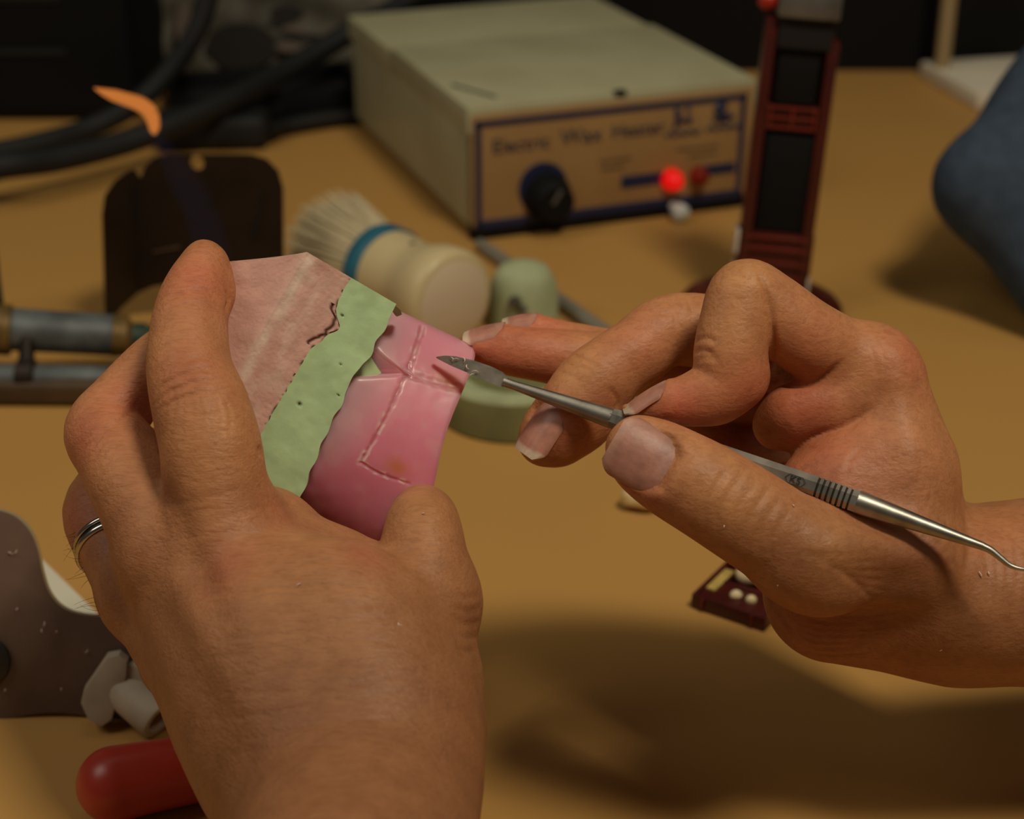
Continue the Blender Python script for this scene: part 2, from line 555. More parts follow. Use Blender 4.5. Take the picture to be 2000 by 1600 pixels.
def carve(V, N, bvh, lines):
    """creases (negative height) and ridges (positive), each a line lying on the skin: (points, width mm, height mm)"""
    D = np.zeros(len(V))
    for pts, w, hgt in lines:
        P = catmull(np.array([(x, y, 0) for x, y in pts]), 4) if len(pts) > 2 else np.array([(x, y, 0) for x, y in pts], float)
        Q = [hit(bvh, p[0], p[1]) for p in P]
        Q = [q for q in Q if q is not None]
        n = max(len(Q) - 1, 1)
        best = np.zeros(len(V))
        for i in range(len(Q) - 1):
            if np.linalg.norm(Q[i] - Q[i + 1]) > 9: continue
            lo = np.minimum(Q[i], Q[i + 1]) - 3 * w; hi = np.maximum(Q[i], Q[i + 1]) + 3 * w
            ii = np.nonzero(((V > lo) & (V < hi)).all(1))[0]
            if not len(ii): continue
            d, t = seg_dist(V[ii], Q[i], Q[i + 1])
            u = (i + t) / n
            e = 0 if len(Q) > 9 else .25
            fade = np.minimum(1, np.minimum(3.5 * u, 3.5 * (1 - u)) + e) if len(Q) > 3 else 1.0
            g = np.exp(-(d / w) ** 2) * fade
            best[ii] = np.maximum(best[ii], g)
        D += hgt * best
    return V + N * D[:, None]


def paint(V, bvh, base, blobs):
    Cc = np.tile(np.array(base), (len(V), 1))
    for px, py, rad, col, st in blobs:
        q = hit(bvh, px, py)
        if q is None: continue
        w = np.exp(-(np.linalg.norm(V - q, axis=1) / rad) ** 2)[:, None] * st
        Cc = Cc * (1 - w) + np.array(col) * w
    return Cc


def set_color(o, Cc, name='Col'):
    a = o.data.color_attributes.new(name, 'FLOAT_COLOR', 'POINT')
    buf = np.ones((len(Cc), 4), np.float32); buf[:, :3] = Cc
    a.data.foreach_set('color', buf.ravel())


def st(*rows, ext=1.0):
    """stations: (px, py, depth mm, radius in px) -> x,y,z,r in mm"""
    out = []
    for px, py, d, r in rows:
        out.append([*C(px, py, d), r * d / FPX])
    return np.array(out)


class Nail:
    """a nail plate: root and tip centres (camera mm), outward normal, half width mm"""
    def __init__(n, root, tip, nrm, hw, over=.8, rc=1.12, lift=0.0, colb=None, colt=None):
        n.base = np.asarray(root, float); tip = np.asarray(tip, float)
        n.ax = tip - n.base; n.L = np.linalg.norm(n.ax); n.ax /= n.L
        nrm = np.asarray(nrm, float); nrm = nrm - n.ax * (nrm @ n.ax); n.nrm = nrm / np.linalg.norm(nrm)
        n.sd = np.cross(n.ax, n.nrm); n.hw = hw; n.over = over; n.R = hw * rc; n.lift = lift; n.n0 = None
        n.colb = colb or lin(186, 128, 108); n.colt = colt or lin(216, 190, 164)

    def seat(n, bvh):
        best = None
        for t in (.35, .6):
            p = n.base + n.ax * n.L * t
            h = bvh.ray_cast(Vector(p + n.nrm * 16), Vector(-n.nrm))
            if h[0] is not None:
                v = (np.array(h[0]) - n.base) @ n.nrm
                best = v if best is None else min(best, v)
        n.n0 = (0.0 if best is None else best) + n.lift

    def plate(n, u, v):
        uu = np.clip(u, -n.R * .985, n.R * .985)
        return n.n0 - (n.R - np.sqrt(n.R ** 2 - uu ** 2)) * .8 - .018 * (v - .35 * n.L) ** 2 * (8.0 / n.L)

    def width(n, v):
        t = np.clip(v / n.L, 0, 1)
        w = np.where(t < .3, .5 + .5 * np.sin(np.clip(t / .3, 0, 1) * math.pi / 2), 1.0)
        return n.hw * np.where(t > .78, w * np.sqrt(np.clip(1 - ((t - .78) / .30) ** 2, .2, 1)), w)

    def bed(n, V):
        q = V - n.base; u = q @ n.sd; v = q @ n.ax; h = q @ n.nrm
        pl = n.plate(u, v)
        w = n.width(v)
        near = (np.abs(u) < n.hw + 3) & (v > -3) & (v < n.L + 1.5) & (h > n.n0 - n.hw * 1.1) & (h < n.n0 + 3)
        du = np.abs(u) - w
        dv = np.maximum(-v, v - n.L)
        d = np.maximum(du, dv)                       # <0 inside the outline
        ins = near & (d < 0)
        tgt = np.minimum(h, pl - .3)
        k = np.clip(-d / .25, 0, 1)
        h2 = np.where(ins, h * (1 - k) + tgt * k, h)
        lip = near & (d >= 0) & (v < n.L * .86)
        want = pl + .22
        f = np.exp(-((d - .45) / .75) ** 2)
        h2 = np.where(lip, h2 + np.clip(want - h2, -.9, .6) * f, h2)
        n.zone = near & (d > -1.0) & (d < 2.6)
        return V + n.nrm * (h2 - h)[:, None]

    def build(n, parent, m):
        nu, nv = 25, 25; top = []; vv = []; uu = []
        for j in range(nv):
            t = j / (nv - 1); v = t * n.L
            w = float(n.width(np.array(v)))
            for i in range(nu):
                u = -1 + 2 * i / (nu - 1)
                ua = u * w; va = v + (n.over if t == 1 else n.over * max(0, t - .8) * 4)
                top.append(n.base + n.sd * ua + n.ax * va + n.nrm * float(n.plate(np.array(ua), np.array(va)))); vv.append(t); uu.append(u)
        top = np.array(top); V = np.vstack([top, top - n.nrm * .4]); c = nu * nv; F = []
        for j in range(nv - 1):
            for i in range(nu - 1):
                a = j * nu + i
                F.append((a, a + 1, a + nu + 1, a + nu)); F.append((c + a, c + a + nu, c + a + nu + 1, c + a + 1))
        rim = [i for i in range(nu)] + [j * nu + nu - 1 for j in range(1, nv)] + [(nv - 1) * nu + i for i in range(nu - 2, -1, -1)] + [j * nu for j in range(nv - 2, 0, -1)]
        for k in range(len(rim)):
            a, b = rim[k], rim[(k + 1) % len(rim)]; F.append((a, a + c, b + c, b))
        o = from_data('fingernail', c2w(V), F, m, parent, True)
        vv = np.array(vv); uu = np.array(uu)
        w = np.clip((vv - .88 + .05 * uu ** 2) / .05, 0, 1)[:, None]
        cc = np.array(n.colb) * (1 - w) + np.array(n.colt) * w
        lun = (np.clip(1 - ((vv / .26) ** 2 + (uu / .62) ** 2), 0, 1) ** .5)[:, None] * .5
        cc = cc * (1 - lun) + np.array(lin(206, 164, 146)) * lun
        cc = cc * (1 + .05 * np.sin(uu * 31 + 2 * np.sin(uu * 7)))[:, None]
        set_color(o, np.vstack([cc, cc]))
        bm = bmesh.new(); bm.from_mesh(o.data); bmesh.ops.recalc_face_normals(bm, faces=bm.faces); bm.to_mesh(o.data); bm.free()
        sharp(o, 50)
        return o


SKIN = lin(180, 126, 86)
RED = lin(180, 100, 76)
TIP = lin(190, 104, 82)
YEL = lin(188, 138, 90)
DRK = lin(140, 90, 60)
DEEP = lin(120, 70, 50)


def flesh(name, fld, lines, blobs, label, soft=(), nails=(), skin='skin'):
    V, Q = fld.mesh()
    V = smooth_verts(V, Q, 6)
    N = normals(V, Q)
    bvh = make_bvh(V, Q)
    if soft:
        V = carve(V, N, bvh, soft); V = smooth_verts(V, Q, 3)
        N = normals(V, Q); bvh = make_bvh(V, Q)
    V = carve(V, N, bvh, lines)
    bvh = make_bvh(V, Q)
    for nl in nails:
        nl.seat(bvh); V = nl.bed(V)
    if nails:
        zn = np.zeros(len(V), bool)
        for nl in nails: zn |= nl.zone
        Vs = smooth_verts(V, Q, 5, .5, None)
        V = np.where(zn[:, None], Vs, V)
    bvh = make_bvh(V, Q)
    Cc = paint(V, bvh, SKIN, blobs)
    tan = np.clip((-V[:, 1] - 5) / 48, 0, 1)[:, None]          # light falloff painted in: fingers brightened, wrist darkened
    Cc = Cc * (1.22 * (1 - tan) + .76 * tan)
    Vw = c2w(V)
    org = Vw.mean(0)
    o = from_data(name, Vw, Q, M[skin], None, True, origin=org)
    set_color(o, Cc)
    tag(o, label, 'hand')
    for nl in nails: nl.build(o, M['nail'])
    return o, bvh


# @@HANDS
# ================================================================== LEFT HAND
def left_hand():
    H = .6
    fld = Field(C(60, 430, 400) * [1.12, 1.1, 0] + [-6, 0, 0], [0, 0, 0], H) if False else None
    lo = np.array([-118, -128, 268.0]); hi = np.array([6, 48, 440.0])
    f = Field(lo, hi, H)
    # forearm and wrist
    arm = st((600, 2250, 252, 300), (640, 1950, 288, 285), (684, 1740, 316, 250), (690, 1600, 334, 242), (672, 1470, 346, 270), (622, 1330, 357, 284))
    Q = catmull(arm, 5)
    for i in range(len(Q) - 1):
        f.add(Q[i, :3], Q[i + 1, :3], Q[i, 3], Q[i + 1, 3], 1.5, .70)
    def seg(a, b, k=6, fz=.8):
        A = st(a)[0]; B = st(b)[0]
        f.add(A[:3], B[:3], A[3], B[3], k, fz)
    # metacarpals
    seg((640, 1480, 350, 170), (440, 1040, 368, 108), 10)
    seg((600, 1480, 352, 170), (330, 1080, 374, 100), 10)
    seg((560, 1480, 356, 165), (282, 1165, 385, 80), 8)
    seg((540, 1450, 366, 140), (350, 1290, 398, 70), 7)
    seg((760, 1420, 356, 150), (845, 1170, 368, 82), 10)
    seg((600, 1250, 372, 150), (520, 1060, 380, 110), 10)
    # fleshy web of the thumb
    seg((720, 1210, 372, 120), (640, 1120, 376, 78), 10)
    seg((800, 1180, 374, 90), (700, 1140, 377, 62), 10)
    seg((872, 1330, 362, 58), (886, 1420, 356, 46), 6)
    # fingers
    f.add_chain(st((440, 1040, 368, 106), (420, 940, 367, 102), (411, 870, 367, 99), (393, 800, 369, 95), (371, 725, 373, 84),
                   (369, 650, 378, 76), (376, 600, 382, 71), (386, 560, 385, 62), (395, 522, 387, 46), (396, 504, 388, 34)), 9, .7, 26)
    f.add_chain(st((425, 575, 388, 26), (418, 545, 389, 26), (412, 520, 389, 22)), 6, 6, 60)
    f.add_chain(st((330, 1075, 374, 100), (282, 980, 379, 92), (232, 890, 386, 84), (203, 842, 391, 76), (238, 790, 395, 68), (292, 724, 398, 60),
                   (322, 692, 400, 54), (336, 676, 401, 44)), 9, .7, 24)
    f.add_chain(st((278, 1165, 385, 80), (234, 1090, 392, 72), (200, 1000, 402, 76), (240, 935, 409, 64), (290, 895, 412, 56), (318, 880, 413, 46)), 9, .7, 22)
    f.add_chain(st((350, 1290, 398, 70), (330, 1210, 408, 60), (300, 1130, 416, 60), (330, 1085, 416, 52), (362, 1062, 416, 42)), 9, .7, 20)
    # thumb
    f.add_chain(st((846, 1180, 366, 82), (828, 1110, 368, 89), (826, 1036, 373, 76), (826, 1008, 384, 62), (816, 1006, 395, 50), (812, 1010, 402, 38)), 12, 1.0, 22)
    lines = []
    # finger joint creases
    for dy, h in ((0, -.45), (22, -.4), (44, -.3), (-26, -.25)):
        lines.append(([(296, 770 + dy), (335, 742 + dy), (390, 722 + dy), (450, 724 + dy)], .55, h))
    for k in range(7):
        lines.append(([(335 + 14 * k, 745), (340 + 18 * k, 800), (330 + 20 * k, 860)], .5, -.16))
    lines += [([(312, 596), (350, 574), (400, 566), (446, 590)], .6, -.45), ([(308, 620), (350, 598), (400, 592)], .5, -.25),
              ([(300, 690), (330, 672), (370, 664)], .5, -.2), ([(440, 562), (448, 590), (440, 606)], .7, -.7)]
    for k in range(6):
        lines.append(([(140 + 12 * k, 890 + 8 * k - 10), (180 + 14 * k, 850 - 4 * k), (240 + 6 * k, 820 - 8 * k)], .5, -.22))
    lines += [([(135, 1000), (165, 985), (190, 975)], .5, -.25), ([(520, 868), (508, 884), (540, 896)], .8, -.9), ([(470, 905), (515, 890)], .6, -.3)]
    for k in range(16):                    # crosswise skin folds on the back of the hand
        y = 960 + 38 * k
        x0 = 250 + max(0, (y - 1200) * .42) + 20 + 150 * ((k * 7) % 11) / 11
        x1 = min(640 + (y - 960) * .9, 880)
        pts = [(x0 + (x1 - x0) * t, y + 55 * (.5 - t) + 8 * math.sin(7 * t + k * 1.7)) for t in (0, .2, .4, .6, .8, 1)]
        lines.append((pts, .7, -.14))
    for k in range(5):
        lines.append(([(890, 1160 + 26 * k), (915, 1168 + 26 * k), (938, 1160 + 27 * k)], .6, -.35))
    for k in range(4):
        lines.append(([(730 + 10 * k, 1085 + 16 * k), (770, 1068 + 18 * k), (840, 1050 + 22 * k)], .5, -.15))
    soft = [([(395, 1010), (440, 1120), (500, 1260), (570, 1400)], 5.0, .9),
            ([(310, 1060), (370, 1180), (450, 1320), (540, 1460)], 4.5, .9),
            ([(330, 900), (335, 980), (390, 1100), (450, 1230)], 4.0, -.9),
            ([(270, 1130), (340, 1250), (420, 1380)], 5.0, -.6),
            ([(480, 1000), (600, 1180), (640, 1350)], 9, -.9),
            ([(430, 1000), (420, 1030)], 8, .8),
            ([(860, 1140), (850, 1110)], 7, .7), ([(845, 1000), (835, 1010)], 5, .5),
            ([(900, 1130), (905, 1240)], 5, -.5)]
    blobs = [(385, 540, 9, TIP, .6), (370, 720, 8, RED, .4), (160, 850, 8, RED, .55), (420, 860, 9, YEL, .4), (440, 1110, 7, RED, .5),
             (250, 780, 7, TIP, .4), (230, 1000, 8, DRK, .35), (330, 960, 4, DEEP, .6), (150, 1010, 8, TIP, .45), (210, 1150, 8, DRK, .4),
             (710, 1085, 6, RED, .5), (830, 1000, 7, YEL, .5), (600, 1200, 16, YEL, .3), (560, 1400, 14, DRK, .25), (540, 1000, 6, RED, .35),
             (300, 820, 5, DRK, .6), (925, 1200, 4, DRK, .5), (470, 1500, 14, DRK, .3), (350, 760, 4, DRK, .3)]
    nails = [Nail(C(428, 556, 392), C(412, 494, 394), (.85, .1, .45), 4.0, .1), Nail(C(815, 985, 396), C(775, 1000, 408), (.35, .75, .55), 6, .6)]
    o, bvh = flesh('hand', f, lines, blobs, 'left hand gripping the plaster dental cast, ring on its finger', soft, nails)
    # a few dark hairs at the ring finger
    V = []; F = []
    for k in range(20):
        y = 1040 + 8.5 * k; x = 137 + max(0, (y - 1060) * .34)
        q = hit(bvh, x + 10, y)
        if q is None: continue
        L = random.uniform(2, 6); a = random.uniform(-.7, .5)
        c = random.uniform(-.5, .5)
        p = [q + np.array([-t * L * math.cos(a), L * (t * math.sin(a) + c * t * t), .5 * t]) for t in np.linspace(0, 1, 6)]
        v, fc = tube_mesh(c2w(np.array(p)), np.linspace(.00005, .00002, 6), 4)
        n0 = len(V); V += list(v); F += [tuple(i + n0 for i in q2) for q2 in fc]
    hr = from_data('hair', V, F, M['hair'], o); hr['kind'] = 'stuff'; hr['label'] = 'fine dark hairs on the ring finger'
    return o, bvh


# ================================================================== RIGHT HAND
def right_hand():
    H = .6
    f = Field(np.array([-16, -75, 338.0]), np.array([205, 42, 452.0]), H)

    def seg(a, b, k=6, fz=1.0):
        A = st(a)[0]; B = st(b)[0]
        f.add(A[:3], B[:3], A[3], B[3], k, fz)
    arm = st((1840, 1160, 398, 152), (1920, 1160, 402, 170), (2010, 1157, 404, 177), (2150, 1150, 406, 188), (2600, 1130, 410, 215))
    Q = catmull(arm, 5)
    for i in range(len(Q) - 1):
        f.add(Q[i, :3], Q[i + 1, :3], Q[i, 3], Q[i + 1, 3], 1.5, 1.12)
    # palm and back of the hand
    seg((1700, 724, 396, 82), (1802, 1060, 396, 98), 5)
    seg((1695, 760, 412, 84), (1780, 1080, 410, 110), 5)
    seg((1680, 800, 424, 86), (1790, 1120, 420, 130), 8)
    seg((1660, 860, 434, 76), (1760, 1150, 426, 130), 8)
    seg((1728, 762, 394, 74), (1772, 900, 393, 90), 5)
    # thenar and heel
    seg((1560, 1085, 374, 88), (1780, 1092, 382, 92), 6)
    seg((1630, 1155, 397, 140), (1850, 1172, 402, 160), 6, .85)
    seg((1660, 1160, 412, 132), (1850, 1170, 414, 142), 5)
    # web between thumb and forefinger
    seg((1640, 960, 389, 94), (1740, 960, 391, 108), 8)
    seg((1590, 960, 392, 66), (1700, 900, 392, 90), 8)
    # folded flesh below the forefinger
    seg((1545, 805, 392, 56), (1660, 780, 392, 66), 2.0)
    seg((1520, 830, 396, 50), (1640, 830, 394, 60), 3.0)
    seg((1390, 845, 432, 62), (1640, 900, 422, 92), 5)
    seg((1440, 965, 402, 58), (1640, 985, 410, 92), 5)  # this and the next: unseen bulk behind the thumb, added to close its shadow
    seg((1500, 1050, 400, 62), (1660, 1060, 408, 90), 5)
    # fingers, far side first
    f.add_chain(st((1640, 860, 434, 76), (1470, 780, 432, 70), (1320, 720, 428, 60), (1190, 690, 423, 48), (1110, 668, 421, 40), (1040, 648, 421, 35), (1018, 645, 421, 30)), 8, .6, 20)
    f.add_chain(st((1660, 810, 424, 84), (1460, 760, 426, 74), (1290, 716, 422, 66), (1160, 708, 417, 60), (1060, 694, 415, 53), (980, 682, 415, 48), (950, 674, 415, 40)), 8, .6, 20)
    f.add_chain(st((1680, 760, 412, 88), (1500, 680, 412, 80), (1325, 643, 408, 71), (1240, 690, 404, 68), (1155, 745, 401, 65), (1115, 800, 400, 66), (1082, 840, 400, 62), (1060, 858, 400, 50)), 8, .6, 20)
    f.add_chain(st((1168, 762, 402, 60), (1140, 810, 402, 66), (1095, 845, 402, 58)), 5, 5, 60)
    f.add_chain(st((1700, 722, 396, 82), (1640, 696, 394, 78), (1570, 656, 390, 76), (1500, 606, 388, 76), (1455, 576, 386, 70), (1437, 630, 385, 71), (1424, 695, 384, 70),
                   (1420, 745, 384, 64), (1370, 776, 384, 57), (1300, 788, 384, 40), (1248, 795, 385, 26), (1232, 798, 385, 18)), 9, .8, 26)
    f.add_chain(st((1440, 735, 386, 62), (1400, 770, 387, 56)), 3, 3, 60)
    # thumb
    f.add_chain(st((1600, 1100, 376, 100), (1500, 1035, 373, 98), (1395, 968, 372, 95), (1320, 925, 373, 90), (1270, 895, 374, 80), (1247, 880, 375, 62)), 12, .8, 26)
    f.add_chain(st((1240, 850, 377, 28), (1232, 870, 377, 34)), 4, 4, 60)
    lines = [([(1478, 520), (1496, 570), (1507, 620), (1511, 680), (1502, 742)], .7, -.9),
             ([(1500, 745), (1540, 753), (1590, 747), (1622, 726), (1652, 698)], .8, -1.0),
             ([(1540, 882), (1590, 852), (1640, 836), (1690, 808), (1706, 790)], .8, -.9),
             ([(1650, 845), (1680, 815), (1690, 785)], .6, -.35), ([(1560, 880), (1620, 870), (1680, 850)], .6, -.25),
             ([(1640, 900), (1560, 920), (1540, 940)], .6, -.2), ([(1700, 860), (1660, 900), (1650, 940)], .6, -.2),
             ([(1350, 690), (1372, 684), (1398, 694)], .6, -.5), ([(1352, 668), (1376, 660), (1402, 668)], .6, -.4), ([(1356, 646), (1384, 640)], .5, -.3),
             ([(1362, 702), (1384, 698), (1408, 706)], .5, -.35),
             ([(1400, 548), (1428, 538), (1462, 546)], .6, -.2), ([(1392, 590), (1420, 582), (1450, 586)], .5, -.15),
             ([(1300, 580), (1316, 604), (1322, 640)], .5, -.3), ([(1338, 578), (1350, 596), (1352, 620)], .5, -.35), ([(1250, 600), (1282, 612), (1330, 610)], .5, -.2),
             ([(1105, 690), (1140, 700), (1170, 716)], .5, -.3), ([(1112, 712), (1150, 722)], .5, -.2), ([(1095, 728), (1130, 742)], .5, -.2),
             ([(1190, 758), (1206, 782), (1204, 800)], .6, -.5)]
    for k in range(6):                       # thumb joint
        x = 1392 + 26 * k
        lines.append(([(x + 46, 896 + 14 * k), (x + 12, 940 + 14 * k), (x - 14, 992 + 12 * k), (x - 20, 1034 + 12 * k)], .6, -.34 if k in (0, 1, 3) else -.2))
    for k in range(7):                       # arcs over the ball of the thumb
        lines.append(([(1462 + 10 * k, 1122 + 13 * k), (1510 + 8 * k, 1168 + 14 * k), (1590, 1200 + 13 * k), (1690, 1205 + 12 * k), (1770, 1190 + 12 * k)], .8, -.3))
    for k in range(7):
        lines.append(([(1560 + 18 * k, 1080 + 8 * k), (1640 + 10 * k, 1086 + 14 * k), (1730, 1076 + 20 * k)], .6, -.22))
    for k in range(8):
        lines.append(([(1780 + 12 * k, 860 + 26 * k), (1800 + 10 * k, 900 + 26 * k), (1790 + 8 * k, 960 + 22 * k)], .6, -.15))
    for k in range(6):                       # wrist folds
        lines.append(([(1905 + 20 * k, 1010), (1925 + 20 * k, 1080), (1930 + 18 * k, 1160), (1910 + 16 * k, 1240)], .7, -.2))
    lines.append(([(1886, 1000), (1896, 1060), (1885, 1120)], 1.2, -.7))
    for k in range(6):
        lines.append(([(1690 + 24 * k, 660 + 10 * k), (1706 + 22 * k, 690 + 10 * k), (1712 + 20 * k, 730 + 8 * k)], .5, -.14))
    soft = [([(1540, 1050), (1660, 1072), (1760, 1084), (1830, 1088)], 5.0, 1.2),
            ([(1640, 1120), (1740, 1130), (1840, 1120)], 6.0, -1.6),
            ([(1730, 690), (1760, 800), (1800, 940)], 5, .8),
            ([(1680, 760), (1720, 860), (1740, 930)], 5, -.6),
            ([(1760, 690), (1790, 720)], 6, .8),
            ([(1600, 985), (1720, 1030), (1860, 1075)], 3.5, -1.2),
            ([(1520, 620), (1560, 660), (1600, 690)], 7, .5)]
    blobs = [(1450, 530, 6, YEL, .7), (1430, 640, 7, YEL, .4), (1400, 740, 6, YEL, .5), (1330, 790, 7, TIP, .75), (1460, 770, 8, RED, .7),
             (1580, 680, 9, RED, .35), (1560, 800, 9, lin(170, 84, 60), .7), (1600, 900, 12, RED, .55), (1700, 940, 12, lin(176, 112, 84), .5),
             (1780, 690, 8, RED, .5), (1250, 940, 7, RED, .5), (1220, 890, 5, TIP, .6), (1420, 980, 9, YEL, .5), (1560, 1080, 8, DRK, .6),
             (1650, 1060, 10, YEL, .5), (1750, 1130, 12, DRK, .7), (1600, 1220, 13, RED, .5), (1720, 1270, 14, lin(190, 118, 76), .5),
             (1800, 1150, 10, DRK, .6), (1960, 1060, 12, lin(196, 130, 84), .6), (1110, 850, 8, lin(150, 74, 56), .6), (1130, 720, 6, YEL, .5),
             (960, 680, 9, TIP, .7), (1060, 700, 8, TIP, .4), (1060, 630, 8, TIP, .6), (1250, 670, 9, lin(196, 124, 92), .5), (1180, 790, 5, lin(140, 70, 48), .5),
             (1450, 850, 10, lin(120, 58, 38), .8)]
    nails = [Nail(C(1311, 922, 365), C(1200, 858, 366), (-.08, .10, -1), 7.1, .3, 1.25, -.5, lin(182, 128, 110), lin(190, 142, 122)),
             Nail(C(1073, 786, 394), C(1012, 872, 394), (-.72, .30, -.62), 5.6, .7),
             Nail(C(1300, 745, 383), C(1222, 790, 385), (-.28, .94, -.16), 4.4, 1.0),
             Nail(C(985, 636, 413), C(912, 650, 415), (-.05, .93, -.35), 4.6, .8),
             Nail(C(1050, 628, 420), C(992, 634, 421), (-.35, .85, -.35), 4.0, 1.3)]
    o, bvh = flesh('hand', f, lines, blobs, 'right hand in a pen grip holding the steel wax carver', soft, nails, 'skin_fine')
    return o, bvh


LH, LBVH = left_hand()
RH, RBVH = right_hand()

# finger ring -----------------------------------------------------------------
def finger_ring():
    c = C(225, 1067, 394.5); ax = C(235, 1125, 388) - C(206, 1020, 400); ax /= np.linalg.norm(ax)
    u = np.cross(ax, [0, 0, 1.0]); u /= np.linalg.norm(u); w = np.cross(ax, u)
    root = empty('finger_ring', Vector(c2w(c)), 'narrow silver ring with a dark groove on a left hand finger', 'ring')
    R = 8.85

    def band(name, prof, m):
        V = []; F = []; seg = 64; n = len(prof)
        for k in range(seg):
            a = 2 * math.pi * k / seg
            for (s, r) in prof:
                V.append(c + ax * s + (u * math.cos(a) + w * math.sin(a)) * (R + r))
        for k in range(seg):
            for j in range(n):
                F.append((k * n + j, ((k + 1) % seg) * n + j, ((k + 1) % seg) * n + (j + 1) % n, k * n + (j + 1) % n))
        return from_data(name, c2w(np.array(V)), F, m, root)
    band('band', [(-1.9, -.6), (-1.9, .25), (-1.2, .6), (-.5, .45), (-.5, -.6)], M['ring'])
    band('band', [(.5, -.6), (.5, .45), (1.2, .6), (1.9, .25), (1.9, -.6)], M['ring'])
    band('groove', [(-.55, -.6), (-.55, .2), (.55, .2), (.55, -.6)], M['ring_dark'])


finger_ring()

# @@CAST
# ================================================================== DENTAL CAST + WAX RIM
TAU = math.radians(11)
aV = np.array([math.cos(TAU) * .867, -math.cos(TAU) * .5, math.sin(TAU)])
bV = np.array([.5, .867, 0.0])
nV = np.array([math.sin(TAU) * .867, -math.sin(TAU) * .5, -math.cos(TAU)])
O0 = C(604, 790, 387.0)


def loc(a, b, n):
    return O0 + np.multiply.outer(a, aV) + np.multiply.outer(b, bV) + np.multiply.outer(n, nV)


def inv(px, py):
    """(a, b) on the front facet under a sight line"""
    d = np.array([(px - 1000) / FPX, -(py - 800) / FPX, 1.0])
    t = (O0 @ nV) / (d @ nV)
    q = d * t - O0
    return q @ aV, q @ bV


def vnoise(x, y, s, seed=0):
    r = np.random.default_rng(seed); g = r.standard_normal((64, 64))
    x = np.asarray(x) * s; y = np.asarray(y) * s
    i = np.floor(x).astype(int); j = np.floor(y).astype(int); fx = x - i; fy = y - j
    fx = fx * fx * (3 - 2 * fx); fy = fy * fy * (3 - 2 * fy)
    h = lambda a, b: g[a % 64, b % 64]
    return (h(i, j) * (1 - fx) + h(i + 1, j) * fx) * (1 - fy) + (h(i, j + 1) * (1 - fx) + h(i + 1, j + 1) * fx) * fy


BT = 29.6
PERI = [(BT, 0), (-21, 0), (-27, -8), (-27, -38), (18, -44), (24, -36), (BT - .2, -6)]


def perimeter(step=.25):
    P = np.array(PERI + [PERI[0]], float); out = []
    for i in range(len(P) - 1):
        L = np.linalg.norm(P[i + 1] - P[i]); n = max(2, int(L / (step if i in (0, 6) else 2.0)))
        for t in np.linspace(0, 1, n, endpoint=False): out.append(P[i] * (1 - t) + P[i + 1] * t)
    return np.array(out)


PP = perimeter()


def a_left(b):          # border of pink plaster and green stone
    e = -6.1 + 3.3 * np.exp(-((b - 18.3) / 2.6) ** 2) + 1.2 * np.exp(-((b - 14.0) / 2.2) ** 2) + .10 * vnoise(b, b * 0, .8, 3)
    return e


def a_right(b):         # trimmed edge of the green stone
    return 6.2 - .55 * np.exp(-((b - 11) / 5) ** 2) + np.clip((2 - b) * .12, 0, 3.4) + .32 * vnoise(b, b * 0, .3, 5)


def ring_scale(a):
    """how far the base has closed in beyond its ridge, at axial position a"""
    t = np.clip((-17.6 - a) / 15.5, 0, 1)
    return 1 - .40 * t ** .92


def shell(fa, rows, colour, disp, cap0, cap1, name, m, parent):
    n = len(PP); V = []; Cc = []
    for r in range(rows):
        a = fa(PP[:, 0], r / (rows - 1))
        sc = ring_scale(a)
        b = PP[:, 0] * sc; nn = -20 + (PP[:, 1] + 20) * sc
        dn = disp(a, PP[:, 0], PP[:, 1])
        b = b + np.where(PP[:, 1] > -6.5, 0, 0); nn = nn + dn
        V.append(loc(a, b, nn)); Cc.append(colour(a, PP[:, 0], PP[:, 1]))
    V = np.vstack(V); Cc = np.vstack(Cc); F = []
    for r in range(rows - 1):
        for k in range(n):
            k2 = (k + 1) % n
            F.append((r * n + k, r * n + k2, (r + 1) * n + k2, (r + 1) * n + k))
    if cap0: F.append(tuple(range(n))[::-1])
    if cap1: F.append(tuple((rows - 1) * n + k for k in range(n)))
    o = from_data(name, c2w(V), F, m, parent)
    set_color(o, Cc)
    bm = bmesh.new(); bm.from_mesh(o.data); bmesh.ops.recalc_face_normals(bm, faces=bm.faces); bm.to_mesh(o.data); bm.free()
    sharp(o, 32)
    return o


cast = empty('dental_cast', Vector(c2w(loc(0.0, 0.0, -20.0))), 'trimmed plaster dental cast, pink base with pale green stone band, in the left hand', 'dental cast')
P_PINK = np.array(lin(222, 174, 158)); P_PALE = np.array(lin(240, 216, 196)); P_DEEP = np.array(lin(208, 150, 136)); P_CRACK = np.array(lin(70, 36, 28))


